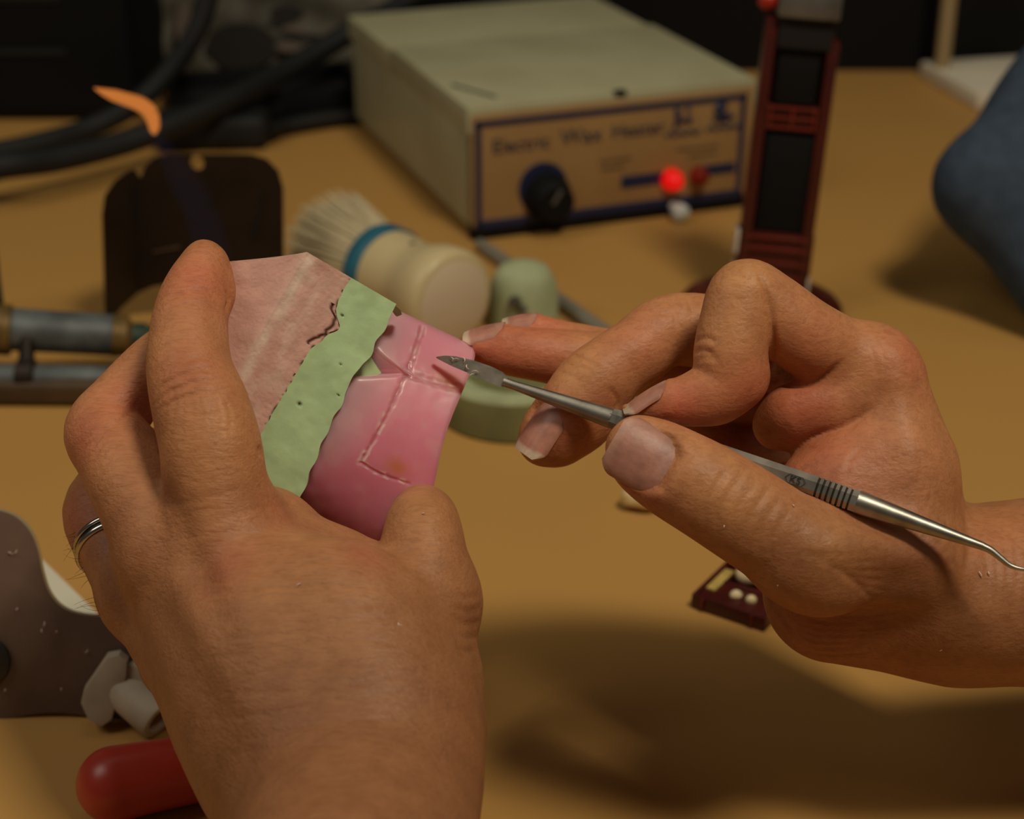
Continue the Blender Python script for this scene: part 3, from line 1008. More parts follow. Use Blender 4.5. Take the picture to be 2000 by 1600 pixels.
def pink_col(a, b, n):
    c = np.tile(P_PINK, (len(b), 1))
    w = np.exp(-((a + 16.2) / 1.3) ** 2) * (.62 + .2 * vnoise(b, a, .5, 11)) + .30 * np.clip(vnoise(b * .35, a, .8, 12), 0, 1) * np.clip((a + 16.5) / 2, 0, 1)
    w = np.clip(w, 0, .85)[:, None]; c = c * (1 - w) + P_PALE * w
    w = (np.exp(-((a + 13.5) / 2.0) ** 2) * .45 * np.clip(.5 + vnoise(b, a, .25, 13), 0, 1))[:, None]; c = c * (1 - w) + P_DEEP * w
    w = (np.clip((-18 - a) / 3, 0, 1) * .35)[:, None]; c = c * (1 - w) + P_DEEP * w
    d = np.abs(a - a_left(b)); w = (np.exp(-(d / .28) ** 2) * np.clip(.15 + .7 * vnoise(b, b * 0, 1.7, 14), 0, .9))[:, None]
    c = c * (1 - w) + P_CRACK * w
    w = (np.exp(-((a - (a_left(b) - 1.1 - .5 * vnoise(b, b * 0, .9, 15))) / .42) ** 2) * ((b > 11.8) & (b < 22.5)) * .95)[:, None]
    return c * (1 - w) + P_CRACK * w


def pink_disp(a, b, n):
    d = .09 * vnoise(b, a, .3, 21) + .025 * vnoise(b, a, 1.6, 22)
    d = d - .5 * np.exp(-((a - (a_left(b) - 1.1 - .5 * vnoise(b, b * 0, .9, 15))) / .42) ** 2) * ((b > 11.8) & (b < 22.5))
    d = d - .35 * np.exp(-((a - a_left(b)) / .3) ** 2) * np.clip(.3 + vnoise(b, b * 0, 1.7, 14), 0, 1)
    return d + .5 * np.exp(-((a + 15.2) / .8) ** 2) * 0


def pink_fa(b, t):
    hi = a_left(b); lo = -33.0 + np.clip((12 - b) * .3, 0, 9)
    if t > .45: return -17.6 + (hi + 17.6) * (t - .45) / .55
    return lo + (-17.6 - lo) * (t / .45) + 0 * hi


shell(pink_fa, 120, pink_col, pink_disp, True, False, 'plaster_base', M['pink'], cast)['label'] = 'rough pink plaster base with a chalky ridge'
G_1 = np.array(lin(196, 226, 172)); G_2 = np.array(lin(184, 210, 158)); G_P = np.array(lin(60, 62, 40))
PITS = [inv(585, 790) + (.42,), inv(668, 617) + (.26,), inv(665, 712) + (.2,), inv(660, 772) + (.2,)]


def green_col(a, b, n):
    c = np.tile(G_1, (len(b), 1))
    w = np.clip(.25 + .4 * vnoise(b, a, .22, 31), 0, .8)[:, None]; c = c * (1 - w) + G_2 * w
    for (pa, pb, r) in PITS:
        w = (np.exp(-(((a - pa) ** 2 + (b - pb) ** 2) / r ** 2)) * (n > -1))[:, None]; c = c * (1 - w) + G_P * w
    return c


def green_disp(a, b, n):
    d = .05 * vnoise(b, a, .5, 32) + .3 * np.clip(vnoise(b, a * 0, .3, 33), -1, 1) * .2
    for (pa, pb, r) in PITS:
        d = d - .7 * np.exp(-(((a - pa) ** 2 + (b - pb) ** 2) / r ** 2)) * (n > -1)
    return d


shell(lambda b, t: a_left(b) + (a_right(b) - a_left(b)) * t, 34, green_col, green_disp, False, False, 'stone_band', M['green'], cast)['label'] = 'pale green stone band'
# inner land of the stone and the ridge that carries the wax
NW = 22.0


def arch(bw, nw, a0, a1, rows, ph=112, inner=None, seg=120, dfun=None):
    th = np.radians(np.linspace(-ph, ph, seg))
    return th


def green_ridge():
    n = len(PP); V = []; F = []
    # land: narrow step inwards from the outer edge, then the ridge under the wax
    rings = [(0.0, 1.0), (.1, .975), (-1.2, .955)]
    for da, s in rings:
        a = a_right(PP[:, 0]) + da
        V.append(loc(a, PP[:, 0] * s, -20 + (PP[:, 1] + 20) * s))
    th = np.arctan2(PP[:, 0] / 29.6, (PP[:, 1] + 22) / 21.0)
    for a0, s in ((6.4, .90), (12, .80), (17, .74), (18, .66)):
        V.append(loc(np.full(n, a0), 29.6 * np.sin(th) * s, -22 + 21 * np.cos(th) * s))
    V = np.vstack(V); R = len(rings) + 4
    for r in range(R - 1):
        for k in range(n):
            k2 = (k + 1) % n
            F.append((r * n + k, r * n + k2, (r + 1) * n + k2, (r + 1) * n + k))
    F.append(tuple((R - 1) * n + k for k in range(n)))
    o = from_data('ridge', c2w(V), F, M['green'], cast)
    set_color(o, np.tile(G_2, (len(V), 1)))
    bm = bmesh.new(); bm.from_mesh(o.data); bmesh.ops.recalc_face_normals(bm, faces=bm.faces); bm.to_mesh(o.data); bm.free()
    sharp(o, 32)
    # small lip of the stone that shows past the upper end of the band
    pts = [(5.2, 29.3, -1.2), (7.6, 28.9, -2.5), (8.6, 28.2, -5), (8.0, 27.3, -6), (6.6, 27.8, -4.5), (5.2, 27.6, -3)]
    d = Vector(c2w(loc(0, 0, -4.0))) - Vector(c2w(loc(0, 0, 0.0)))
    lp = extrude_outline('lip', [Vector(c2w(loc(*q))) for q in pts], d, M['celadon'], cast)


green_ridge()

WB = 29.6
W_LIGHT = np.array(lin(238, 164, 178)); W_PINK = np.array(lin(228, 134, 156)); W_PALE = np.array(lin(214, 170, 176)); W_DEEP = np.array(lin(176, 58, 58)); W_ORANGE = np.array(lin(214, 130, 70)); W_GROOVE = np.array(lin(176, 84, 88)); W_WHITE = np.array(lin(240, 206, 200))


def wl(px, py):
    """wax-surface coordinates (a, b) for a sight line, by stepping onto the curved face"""
    d = np.array([(px - 1000) / FPX, -(py - 800) / FPX, 1.0])
    for t in np.arange(380, 425, .1):
        q = d * t - O0
        a, b, n = q @ aV, q @ bV, q @ nV
        if abs(b) < WB and n < -NW + (NW - 1.0) * math.sqrt(1 - (b / WB) ** 2): return a, b
    return inv(px, py)


def wax_rim():
    th = np.radians(np.concatenate([np.linspace(-112, -70, 20), np.linspace(-69, 95, 300), np.linspace(96, 112, 12)]))
    rows = 90; A1 = 30.0
    nb = WB * np.sin(th)
    apex = wl(790, 725)
    grooves = [([wl(822, 640), wl(806, 690), wl(790, 735)], .45, .4, 0), ([wl(829, 640), wl(813, 690), wl(797, 735)], .3, .25, 0),
               ([wl(790, 735), wl(765, 790), wl(725, 865), wl(703, 902)], .4, .4, 1),
               ([wl(796, 735), wl(850, 752), wl(920, 772)], .55, .16, 0), ([wl(780, 722), wl(850, 742), wl(922, 758)], .4, .08, 0),
               ([wl(703, 902), wl(740, 925), wl(800, 945)], .3, .3, 1)]
    V = []; Cc = []
    for r in range(rows):
        t = r / (rows - 1)
        a0 = a_right(nb) - .2
        # notch over the frenum and rounded lobes either side
        up = np.clip((nb - 10.5) / (apex[1] - 10.5), 0, 1); dn = np.clip((19.6 - nb) / (19.6 - apex[1] + .01), 0, 1)
        notch = np.where(nb < apex[1], up ** 1.1, dn ** 2.2) * ((nb > 10.5) & (nb < 19.6))
        a0 = a0 + (apex[0] - a0) * notch
        a0 = a0 + np.clip((nb - 21) / 8, 0, 1) ** 2 * 1.2
        A1b = A1 + 5.6 * np.exp(-((nb + 9) / 14.0) ** 2) - 0.0 * nb
        a = a0 + (A1b - a0) * t
        bs = WB * (1 + .02 * (a - 18) / 11)
        edge = .9 * np.exp(-((a - a0) / 1.3) ** 2) + .5 * np.exp(-((A1b - a) / .6) ** 2)
        rad = 1 - edge / 24
        b = bs * np.sin(th) * rad; n = -NW + (NW - 1.0) * np.cos(th) * rad
        dsp = .12 * vnoise(b, a, .12, 41) + .02 * vnoise(b, a, .5, 42)
        col = np.tile(W_PINK, (len(th), 1))
        w = np.clip(.45 + .35 * vnoise(b, a, .1, 43), 0, 1)[:, None]; col = col * (1 - w) + W_LIGHT * w
        w = (np.clip((-13.5 - b - .12 * (a - 18)) / 9, 0, 1) * .85)[:, None]; col = col * (1 - w) + W_DEEP * w  # deeper red low on the wax, with its shade painted in
        w = np.clip((16.5 - a) / 9, 0, .8)[:, None] * np.clip((b + 16) / 12, 0, 1)[:, None]; col = col * (1 - w) + W_PALE * w
        w = (.14 * np.clip(vnoise(b, a, .35, 44), 0, 1))[:, None]; col = col * (1 - w) + W_WHITE * w * .9 + W_LIGHT * w * .1
        for pts, gw, gh, white in grooves:
            D = np.full(len(th), 99.0)
            for i in range(len(pts) - 1):
                p0 = np.array(pts[i]); p1 = np.array(pts[i + 1]); L = p1 - p0
                q = np.stack([a, b], 1) - p0
                s = np.clip(q @ L / (L @ L), 0, 1); D = np.minimum(D, np.linalg.norm(q - s[:, None] * L, axis=1))
            D = D + .12 * vnoise(b, a, 1.2, 45)
            g = np.exp(-(D / gw) ** 2); dsp = dsp - gh * g
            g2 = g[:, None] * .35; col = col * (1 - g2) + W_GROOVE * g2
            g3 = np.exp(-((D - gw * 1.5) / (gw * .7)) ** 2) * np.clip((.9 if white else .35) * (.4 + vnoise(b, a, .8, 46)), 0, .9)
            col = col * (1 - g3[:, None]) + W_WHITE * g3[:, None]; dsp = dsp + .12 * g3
        p = wl(775, 912)
        w = (np.exp(-(((a - p[0]) / 2.6) ** 2 + ((b - p[1]) / 1.8) ** 2)) * .8)[:, None]; col = col * (1 - w) + W_ORANGE * w
        p = wl(880, 745)
        w = (np.exp(-(((a - p[0]) / 5) ** 2 + ((b - p[1]) / 1.6) ** 2)) * .6)[:, None]; col = col * (1 - w) + W_ORANGE * w
        nx = np.sin(th); ny = np.cos(th)
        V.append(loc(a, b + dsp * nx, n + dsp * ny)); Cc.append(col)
    n = len(th)
    # inner wall
    for r in range(12):
        t = 1 - r / 11
        k = .66 - .04 * t
        a = 7 + (A1 + 5.6 * np.exp(-((nb + 9) / 14.0) ** 2) - 0.0 * nb - 7) * t
        V.append(loc(a, WB * np.sin(th) * k, -NW + (NW - 1) * np.cos(th) * k - 1)); Cc.append(np.tile(W_PINK, (n, 1)))
    R = rows + 12
    V = np.vstack(V); Cc = np.vstack(Cc); F = []
    for r in range(R):
        r2 = (r + 1) % R
        for k in range(n - 1):
            F.append((r * n + k, r * n + k + 1, r2 * n + k + 1, r2 * n + k))
    F.append(tuple(r * n for r in range(R))); F.append(tuple(r * n + n - 1 for r in range(R))[::-1])
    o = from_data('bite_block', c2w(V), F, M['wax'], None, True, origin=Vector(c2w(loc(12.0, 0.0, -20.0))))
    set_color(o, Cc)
    bm = bmesh.new(); bm.from_mesh(o.data); bmesh.ops.recalc_face_normals(bm, faces=bm.faces); bm.to_mesh(o.data); bm.free()
    sharp(o, 55)
    return tag(o, 'translucent pink wax bite rim seated on the green band of the cast', 'bite block')


wax_rim()

# @@TOOL
# ================================================================== WAX CARVER
def tool_depth(x): return 396.2 - .0285 * (x - 855)


def tool_pt(x, off=0.0, dz=0.0):
    y = 748 + (x - 990) * .3380
    if x > 1632: y = 965 + (x - 1632) * .355
    return C(x + off * .32, y - off * .945, tool_depth(x) + dz)


def wax_carver():
    root = empty('wax_carver', Vector(c2w(tool_pt(1400))), 'slim double-ended steel wax carver held in the right hand', 'carver')
    view = np.array([0, 0, -1.0]) @ R3            # towards the viewer side: the flat of the blade faces it
    # blade
    top = [(851, 697), (868, 694.5), (890, 696), (925, 704), (960, 716), (982, 727), (992, 737), (993, 744)]
    bot = [(853, 700), (866, 707), (884, 716), (915, 729), (945, 742), (966, 752), (980, 757.5), (988, 753)]
    V = []; n = len(top)
    for (tx, ty), (bx, by) in zip(top, bot):
        d = tool_depth((tx + bx) / 2)
        V += [C(tx, ty, d + .1), C(tx + .06 * (bx - tx), ty + .14 * (by - ty), d - .62), C(bx, by, d - .35), C((tx + bx) / 2, (ty + by) / 2, d + .9)]
    F = []
    for i in range(n - 1):
        for k in range(4):
            k2 = (k + 1) % 4
            F.append((i * 4 + k, i * 4 + k2, (i + 1) * 4 + k2, (i + 1) * 4 + k))
    F += [(3, 2, 1, 0), tuple((n - 1) * 4 + k for k in range(4))]
    bl = from_data('blade', c2w(np.array(V)), F, mat('blade_steel', lin(190, 182, 168), .42, .75, noise=.3, nscale=300), root); sharp(bl, 20)
    # shank
    xs = [984, 1000, 1030, 1080, 1130, 1170, 1195]
    rs = [9.5, 9.0, 10.5, 13.5, 16.5, 19.0, 20.5]
    tube('shank', [c2w(tool_pt(x)) for x in xs], [r * tool_depth(x) / FPX / 1000 for x, r in zip(xs, rs)], M['steel'], root, 24, view)
    # eight-sided handle with turned grooves
    xs = [1192, 1205, 1400, 1590]; rs = [20.5, 22, 22.5, 23]
    for g in range(7):
        x0 = 1594 + g * 10.6
        xs += [x0, x0 + 1.0, x0 + 3.4, x0 + 4.4]; rs += [23.3, 20.6, 20.6, 23.3]
    xs += [1671, 1676]; rs += [23.4, 23.4]
    h = tube('handle', [c2w(tool_pt(x)) for x in xs], [r * tool_depth(x) / FPX / 1000 for x, r in zip(xs, rs)], M['steel'], root, 8, view, phase=math.pi / 8, smooth=False)
    # dark grooves
    for g in range(7):
        x0 = 1594 + g * 10.6 + 2.2
        tube('groove', [c2w(tool_pt(x0 - 1.3)), c2w(tool_pt(x0 + 1.3))], [21.0 * tool_depth(x0) / FPX / 1000] * 2, M['steel_dark'], h, 8, view, phase=math.pi / 8, smooth=False)
    # tapered tail and hooked point
    xs = [1674, 1690, 1740, 1800, 1850, 1890, 1920]; rs = [23.4, 23, 20, 16, 12.5, 9.8, 8.2]
    tube('tail', [c2w(tool_pt(x)) for x in xs], [r * tool_depth(x) / FPX / 1000 for x, r in zip(xs, rs)], M['steel'], root, 24, view)
    pts = [(1915, 1065.5), (1935, 1075), (1955, 1091), (1972, 1104), (1990, 1110.5), (2010, 1112), (2034, 1104)]
    P = catmull([C(x, y, tool_depth(x)) for x, y in pts], 5); rr = np.interp(np.linspace(0, 1, len(P)), [0, .3, .6, 1], [8.4, 6.4, 4.6, 2.0])
    tube('hook', c2w(P), rr * 364 / FPX / 1000, M['steel'], root, 14, view)
    # maker's mark: KS in a six-sided outline, cut into the facet that faces up the picture
    c = c2w(tool_pt(1553, 0, -2.62)); ux = c2w(tool_pt(1580)) - c2w(tool_pt(1526)); ux /= np.linalg.norm(ux)
    nz = -FWD - ux * (-FWD @ ux); nz /= np.linalg.norm(nz); uy = np.cross(nz, ux)
    mt = Matrix.Identity(4)
    for i in range(3):
        mt[i][0] = ux[i]; mt[i][1] = uy[i]; mt[i][2] = nz[i]; mt[i][3] = c[i]
    text_mesh('engraving', 'KS', .0023, mt, M['engrave'], h, .00004)
    hx = [(-2.3, 0), (-1.5, 1.0), (1.5, 1.0), (2.3, 0), (1.5, -1.0), (-1.5, -1.0)]
    ring = [c + ux * x * .001 + uy * y * .001 for x, y in hx]; ring.append(ring[0])
    V = []; F = []
    for i in range(6):
        a, b = ring[i], ring[i + 1]; d = b - a; d /= np.linalg.norm(d); s = np.cross(nz, d) * .00007
        k = len(V); V += [a - s + nz * .00003, a + s + nz * .00003, b + s + nz * .00003, b - s + nz * .00003]; F.append((k, k + 1, k + 2, k + 3))
    from_data('engraving', V, F, M['engrave'], h, False)


wax_carver()

# wax shavings: curls on the blade, on the plate and on the hands
def shaving(q, L, ang, label, group, cur=1.2):
    P = []
    for t in np.linspace(0, 1, 7):
        P.append(q + np.array([math.cos(ang + cur * t) * L * t, math.sin(ang + cur * t) * L * t, -.12 - .25 * math.sin(math.pi * t)]))
    o = tube('wax_shaving', c2w(np.array(P)), np.array([.07, .11, .13, .13, .12, .1, .05]) / 1000, M['shaving'], None, 6, flat=np.array([.03] * 7) / 1000, origin=Vector(c2w(q)))
    tag(o, label, 'wax shaving', group)


for (x, y, L, a) in [(896, 702, 1.6, 2.2), (905, 708, 1.3, .4), (912, 712, 1.2, 4.0), (934, 728, 1.5, 1.8), (926, 731, 1.4, 2.6), (885, 706, 1.2, .9)]:
    shaving(C(x, y, tool_depth(x) - .8), L, a, 'tiny curl of pale wax clinging to the carver blade', 'wax curls on the blade')
for (x, y, L, a) in [(588, 1140, 1.4, 2.8), (778, 1216, .8, 4.5), (830, 1003, .8, 2.2)]:
    q = hit(LBVH, x, y)
    if q is not None: shaving(q, L, a, 'pale wax fleck on the back of the left hand', 'wax flecks on the left hand')
for (x, y, L, a) in [(1412, 1032, 1.0, 1.0), (1552, 990, .7, 2.0), (1918, 1130, 1.8, 1.7), (1932, 1126, 1.2, 1.5), (1835, 1272, 1.6, .6), (1518, 1146, .6, 1.2)]:
    q = hit(RBVH, x, y)
    if q is not None: shaving(q, L, a, 'pale wax fleck on the right hand', 'wax flecks on the right hand', .3)

# @@BACKGROUND
# ================================================================== BENCH AND SETTING
bm = bmesh.new(); add_box(bm, (0, .52, -.015), (2.4, 1.36, .03), None, .003)
bench = from_bm('workbench', bm, M['bench'], None, True, origin=Vector((0, .52, 0)))
tag(bench, 'tan laminate workbench top under everything', 'workbench')
WY = 1.062
bm = bmesh.new(); add_box(bm, (0, WY + .01, .35), (2.4, .02, 1.0))
w = from_bm('wall_back', bm, M['wall'], None, False, origin=Vector((0, WY, 0))); tag(w, kind='structure')

# ------------------------------------------------------------------ wax heater box
def heater():
    A = T(918, 468); B = T(1442, 411)
    ux = (B - A); wd = ux.length; ux.normalize(); uy = Vector((-ux.y, ux.x, 0)); dp = .200
    # height from the sight line over the front left top corner
    t = TY(911, 236, A.y); ht = t.z
    rz = math.atan2(ux.y, ux.x) + math.radians(3.0); ht += .0060; wd += .007
    root = empty('wax_heater', A, 'grey-beige electric wax heater box with a tan blue-bordered front panel', 'wax heater', None, rz)
    ft = .004

    def part(name, c, s, m, bev=.001, par=root, rot=None):
        bm = bmesh.new(); add_box(bm, c, s, rot, bev)
        o = from_bm(name, bm, m, par, True, local=True); return o
    part('case', (wd / 2, dp / 2 + .001, ft + (ht - ft) * .5 - .003), (wd, dp - .004, ht - ft - .008), M['case'], .0025)
    # lid: flat top with a turned-down flange, and a step a third of the way back
    lt = .0035
    lid = part('lid', (wd / 2, .058, ht - .006), (wd + .003, .120, .013), M['case'], .0018)
    part('lid', (wd / 2, .160, ht - .0075), (wd + .003, .083, .0125), M['case'], .0018)
    part('front_panel', (wd / 2, -.0012, ft + (ht - ft) / 2 - .001), (wd - .001, .003, ht - ft - .004), M['label'], .0006)
    fp = -.0028
    # blue border: four bars with rounded corners
    x0, x1, z0, z1 = .0035, wd - .0055, ft + .0035, ht - .0075
    bm = bmesh.new(); bw = .0030
    for c, s in (((.5 * (x0 + x1), fp, z1), (x1 - x0, .0006, bw)), ((.5 * (x0 + x1), fp, z0), (x1 - x0, .0006, bw + .001)),
                 ((x0, fp, .5 * (z0 + z1)), (bw, .0006, z1 - z0)), ((x1, fp, .5 * (z0 + z1)), (bw, .0006, z1 - z0))):
        add_box(bm, c, s, None, .0002, 1)
    for cx in (x0, x1):
        for cz in (z0, z1):
            r = bmesh.ops.create_cone(bm, cap_ends=True, segments=16, radius1=bw * .62, radius2=bw * .62, depth=.0006)
            bmesh.ops.transform(bm, matrix=Matrix.Translation((cx, fp, cz)) @ Matrix.Rotation(math.pi / 2, 4, 'X'), verts=r['verts'])
    from_bm('border', bm, M['blue_ink'], root, False, local=True)
    part('base_rail', (wd / 2, .0, .0035), (wd, .006, .007), M['black_gloss'], .001)

    def lmt(x, z, y=fp - .0002):
        return full_matrix(root) @ Matrix.Translation((x, y, z)) @ Matrix.Rotation(math.pi / 2, 4, 'X')
    H_ = ht
    text_mesh('lettering', 'Electric', .0096, lmt(wd * .170, H_ * .70), M['blue_ink'], root)
    text_mesh('lettering', 'Wax', .0106, lmt(wd * .378, H_ * .712), M['blue_ink'], root)
    text_mesh('lettering', 'Heater', .0098, lmt(wd * .580, H_ * .715), M['blue_ink'], root)
    # emblem: two brush-like flourishes with a line of script under each
    for (ex, ez, k) in ((.735, .76, 0), (.885, .77, 1)):
        if k == 0: strokes = [[(-.0035, -.06), (-.0015, .05), (-.003, .07), (-.001, -.01), (.0015, -.02)], [(.0028, .06), (.0034, .07), (.004, .06)], [(.0030, .01), (.0036, -.02), (.0055, .0)]]
        else: strokes = [[(-.0045, .03), (-.001, .075), (.0015, .05), (-.003, .02), (.001, -.01), (.006, -.035)], [(-.005, -.03), (-.001, -.045), (.003, -.05)]]
        for sk in strokes:
            Q = catmull([(ex * wd + x, fp - .0002, H_ * (ez + z)) for x, z in sk], 6)
            V, F = tube_mesh(Q, .0011, 6)
            from_data('emblem', V, F, M['blue_ink'], root, world=False)
        P = [(ex * wd - .008 + i * .0026, H_ * (ez - .115) + (.0012 if i % 2 else -.0004)) for i in range(8)]
        V, F = tube_mesh(catmull([(x, fp - .0002, z) for x, z in P], 4), .0007, 6)
        from_data('emblem', V, F, M['blue_ink'], root, world=False)
    # grey printed patch and small print
    for (cx, cz, sx, sz) in ((.50, .50, .016, .0014), (.49, .44, .012, .0014), (.80, .52, .022, .0012), (.82, .46, .016, .0012)):
        part('print_line', (wd * cx, fp, H_ * cz), (sx, .0004, sz), mprint, .0001)
    # blue bars beside the lamps
    part('blue_bar', (wd * .60, fp, H_ * .315), (.022, .0005, .0060), M['blue_ink'], .0002)
    part('blue_bar', (wd * .885, fp, H_ * .33), (.017, .0005, .0054), M['blue_ink'], .0002)
    # dial ring and knob
    kx, kz = wd * .245, H_ * .355
    lathe('dial', [(0, .0122), (.0009, .0122), (.0009, .0116)], (kx, fp + .0004, kz), (0, -1, 0), M['blue_ink'], root, 40, local=True)
    kn = lathe('knob', [(0, .0118), (.003, .0115), (.0035, .0100), (.012, .0092), (.013, .0082), (.013, .001)], (kx + .0020, fp - .0004, kz - .0045), (0, -1, 0), M['black_gloss'], root, 32, local=True)
    bm = bmesh.new(); add_box(bm, (kx + .0020, fp - .0132, kz - .001), (.0018, .002, .008), Matrix.Rotation(.6, 3, 'Y'), .0004)
    from_bm('pointer', bm, M['grey_metal'], kn, True, local=True)
    # pilot lamps and bottom switch
    pl = lathe('lamp', [(0, .0052), (.003, .0052), (.0045, .0047), (.0075, .0034), (.009, .0015)], (wd * .705, fp, H_ * .30), (0, -1, 0), M['red_lamp'], root, 24, local=True); pl['label'] = 'glowing red pilot lamp'
    pl = lathe('lamp', [(0, .0046), (.003, .0046), (.0045, .004), (.007, .003), (.008, .001)], (wd * .805, fp, H_ * .305), (0, -1, 0), M['red_dim'], root, 24, local=True); pl['label'] = 'unlit dark red pilot lamp'
    lathe('switch', [(0, .002), (.004, .002), (.005, .0034), (.008, .0044), (.011, .0042), (.0125, .0025), (.013, .0005)], (wd * .715, -.003, .0052), (0, -1, -.05), M['clear'], root, 24, local=True)
    # nick on the front lip, scratch on the lid
    part('latch', (wd * .515, -.001, ht + .0002), (.006, .004, .0022), M['black_gloss'], .0006)
    part('scratch', (wd * .075, .024, ht + .00065), (.0022, .030, .0004), M['smudge'], .0001, rot=Matrix.Rotation(.42, 3, 'Z'))
    for fx in (.01, wd - .01):
        for fy in (.012, dp - .012):
            lathe('foot', [(0, .004), (.0042, .0045)], (fx, fy, 0), (0, 0, 1), M['black'], root, 16, local=True)


mprint = mat('faded_print', lin(104, 82, 58), .6)
heater()

# ------------------------------------------------------------------ maroon tower on a round foot
def tower():
    c = T(1483, 612)
    root = empty('maroon_stand', c, 'tall dark red plastic stand on a round foot beside the heater', 'stand')
    lathe('foot', [(0, .0345), (.0035, .0345), (.0055, .033), (.0075, .026), (.009, .016), (.009, .001)], (0, 0, 0), (0, 0, 1), M['maroon'], root, 64, local=True)
    tilt = Matrix.Rotation(math.radians(3.9), 3, 'Y') @ Matrix.Rotation(math.radians(-4), 3, 'X') @ Matrix.Rotation(math.radians(-6), 3, 'Z')
    base = Vector((.0030, 0, .006))

    def part(name, c, s, m, bev=.0006, par=root):
        bm = bmesh.new(); p = base + tilt @ Vector(c); add_box(bm, p, s, tilt, bev)
        return from_bm(name, bm, m, par, True, local=True)
    hw = .0148
    part('post', (-hw + .0022, 0, .062), (.0046, .014, .112), M['maroon'])
    part('post', (hw - .0022, 0, .058), (.0046, .014, .104), M['maroon'])
    part('back_panel', (0, .005, .060), (.026, .003, .112), M['maroon'])
    part('black_insert', (.0006, -.001, .0515), (.0195, .008, .040), M['black_gloss'])
    part('black_insert', (.0, -.001, .096), (.0165, .008, .0235), M['black_gloss'])
    for z in (.0745, .0785, .0825): part('rib', (0, -.004, z), (.026, .004, .0012), M['maroon_light'])
    for x in (-.009, 0, .009): part('rib', (x, -.004, .0785), (.0014, .004, .009), M['maroon_light'])
    part('block', (0, 0, .0785), (.026, .008, .0105), M['maroon'])
    for z in (.012, .018, .024, .029): part('rib', (0, -.006, z), (.027, .003, .0013), M['maroon_light'])
    part('block', (0, 0, .015), (.031, .012, .032), M['maroon'])
    part('white_strip', (-hw - .0012, -.002, .026), (.0016, .010, .010), M['white_edge'], .0004)
    part('white_strip', (-hw - .0012, -.002, .010), (.0012, .009, .012), M['white_edge'], .0004)
    part('white_strip', (hw + .0006, -.002, .006), (.0012, .009, .014), M['white_edge'], .0004)
    part('slider', (.001, -.001, .1165), (.0215, .013, .020), M['black'])
    part('clamp', (.001, -.003, .1245), (.0245, .016, .0115), M['grey_metal'], .0015)
    part('clamp', (.001, -.003, .1355), (.022, .014, .011), M['grey_metal'], .0015)
    q = base + tilt @ Vector((-.0115, -.003, .1245))
    lathe('screw_knob', [(0, .0032), (.002, .0038), (.006, .0036), (.0075, .0022), (.008, .0005)], q, (-1, -.3, 0), M['red'], root, 20, local=True)


tower()

# ------------------------------------------------------------------ white slab with a post, far right
def slab():
    L_, F_ = T(1793, 150), T(1906, 216)
    e = (F_ - L_); e.z = 0
    rz = math.atan2(e.y, e.x)
    root = empty('white_slab_stand', F_, 'small off-white slab with an upright post at the back of the bench', 'stand', None, rz)
    n = .085
    bm = bmesh.new(); add_box(bm, (-e.length / 2, .045, .005), (e.length, .09, .010), None, .0022)
    from_bm('slab', bm, M['slab'], root, True, local=True)
    p = T(1840, 130, .010); lp = full_matrix(root).inverted() @ p
    lathe('post', [(.009, .0056), (.011, .0046), (.15, .0046), (.152, .003)], (lp.x, lp.y, 0), (0, 0, 1), mat('post_wood', lin(150, 126, 86), .5), root, 24, local=True)


slab()

# ------------------------------------------------------------------ dark blue sleeve at the right edge
def sleeve():
    lo = np.array([130, -120, 560.0]); hi = np.array([360, 190, 860.0])
    f = Field(lo, hi, 3.0)
    d = 700
    for a, b, ra, rb in (((1930, 362, 700), (2158, 52, 735), 90, 96), ((1930, 362, 700), (2158, 660, 690), 90, 96), ((2190, 330, 725), (2260, 420, 720), 270, 280)):
        A = C(*a); B = C(*b); f.add(A, B, ra * a[2] / FPX, rb * b[2] / FPX, 16)
    V, Q = f.mesh(); V = smooth_verts(V, Q, 6)
    Vw = c2w(V); Vw[:, 2] = np.maximum(Vw[:, 2], .0006)
    o = from_data('sleeve', Vw, Q, M['cloth'], None, True, origin=Vector(Vw.mean(0)))
    tag(o, 'smooth dark slate-blue sleeve bent towards the bench at the right edge', 'sleeve')


sleeve()

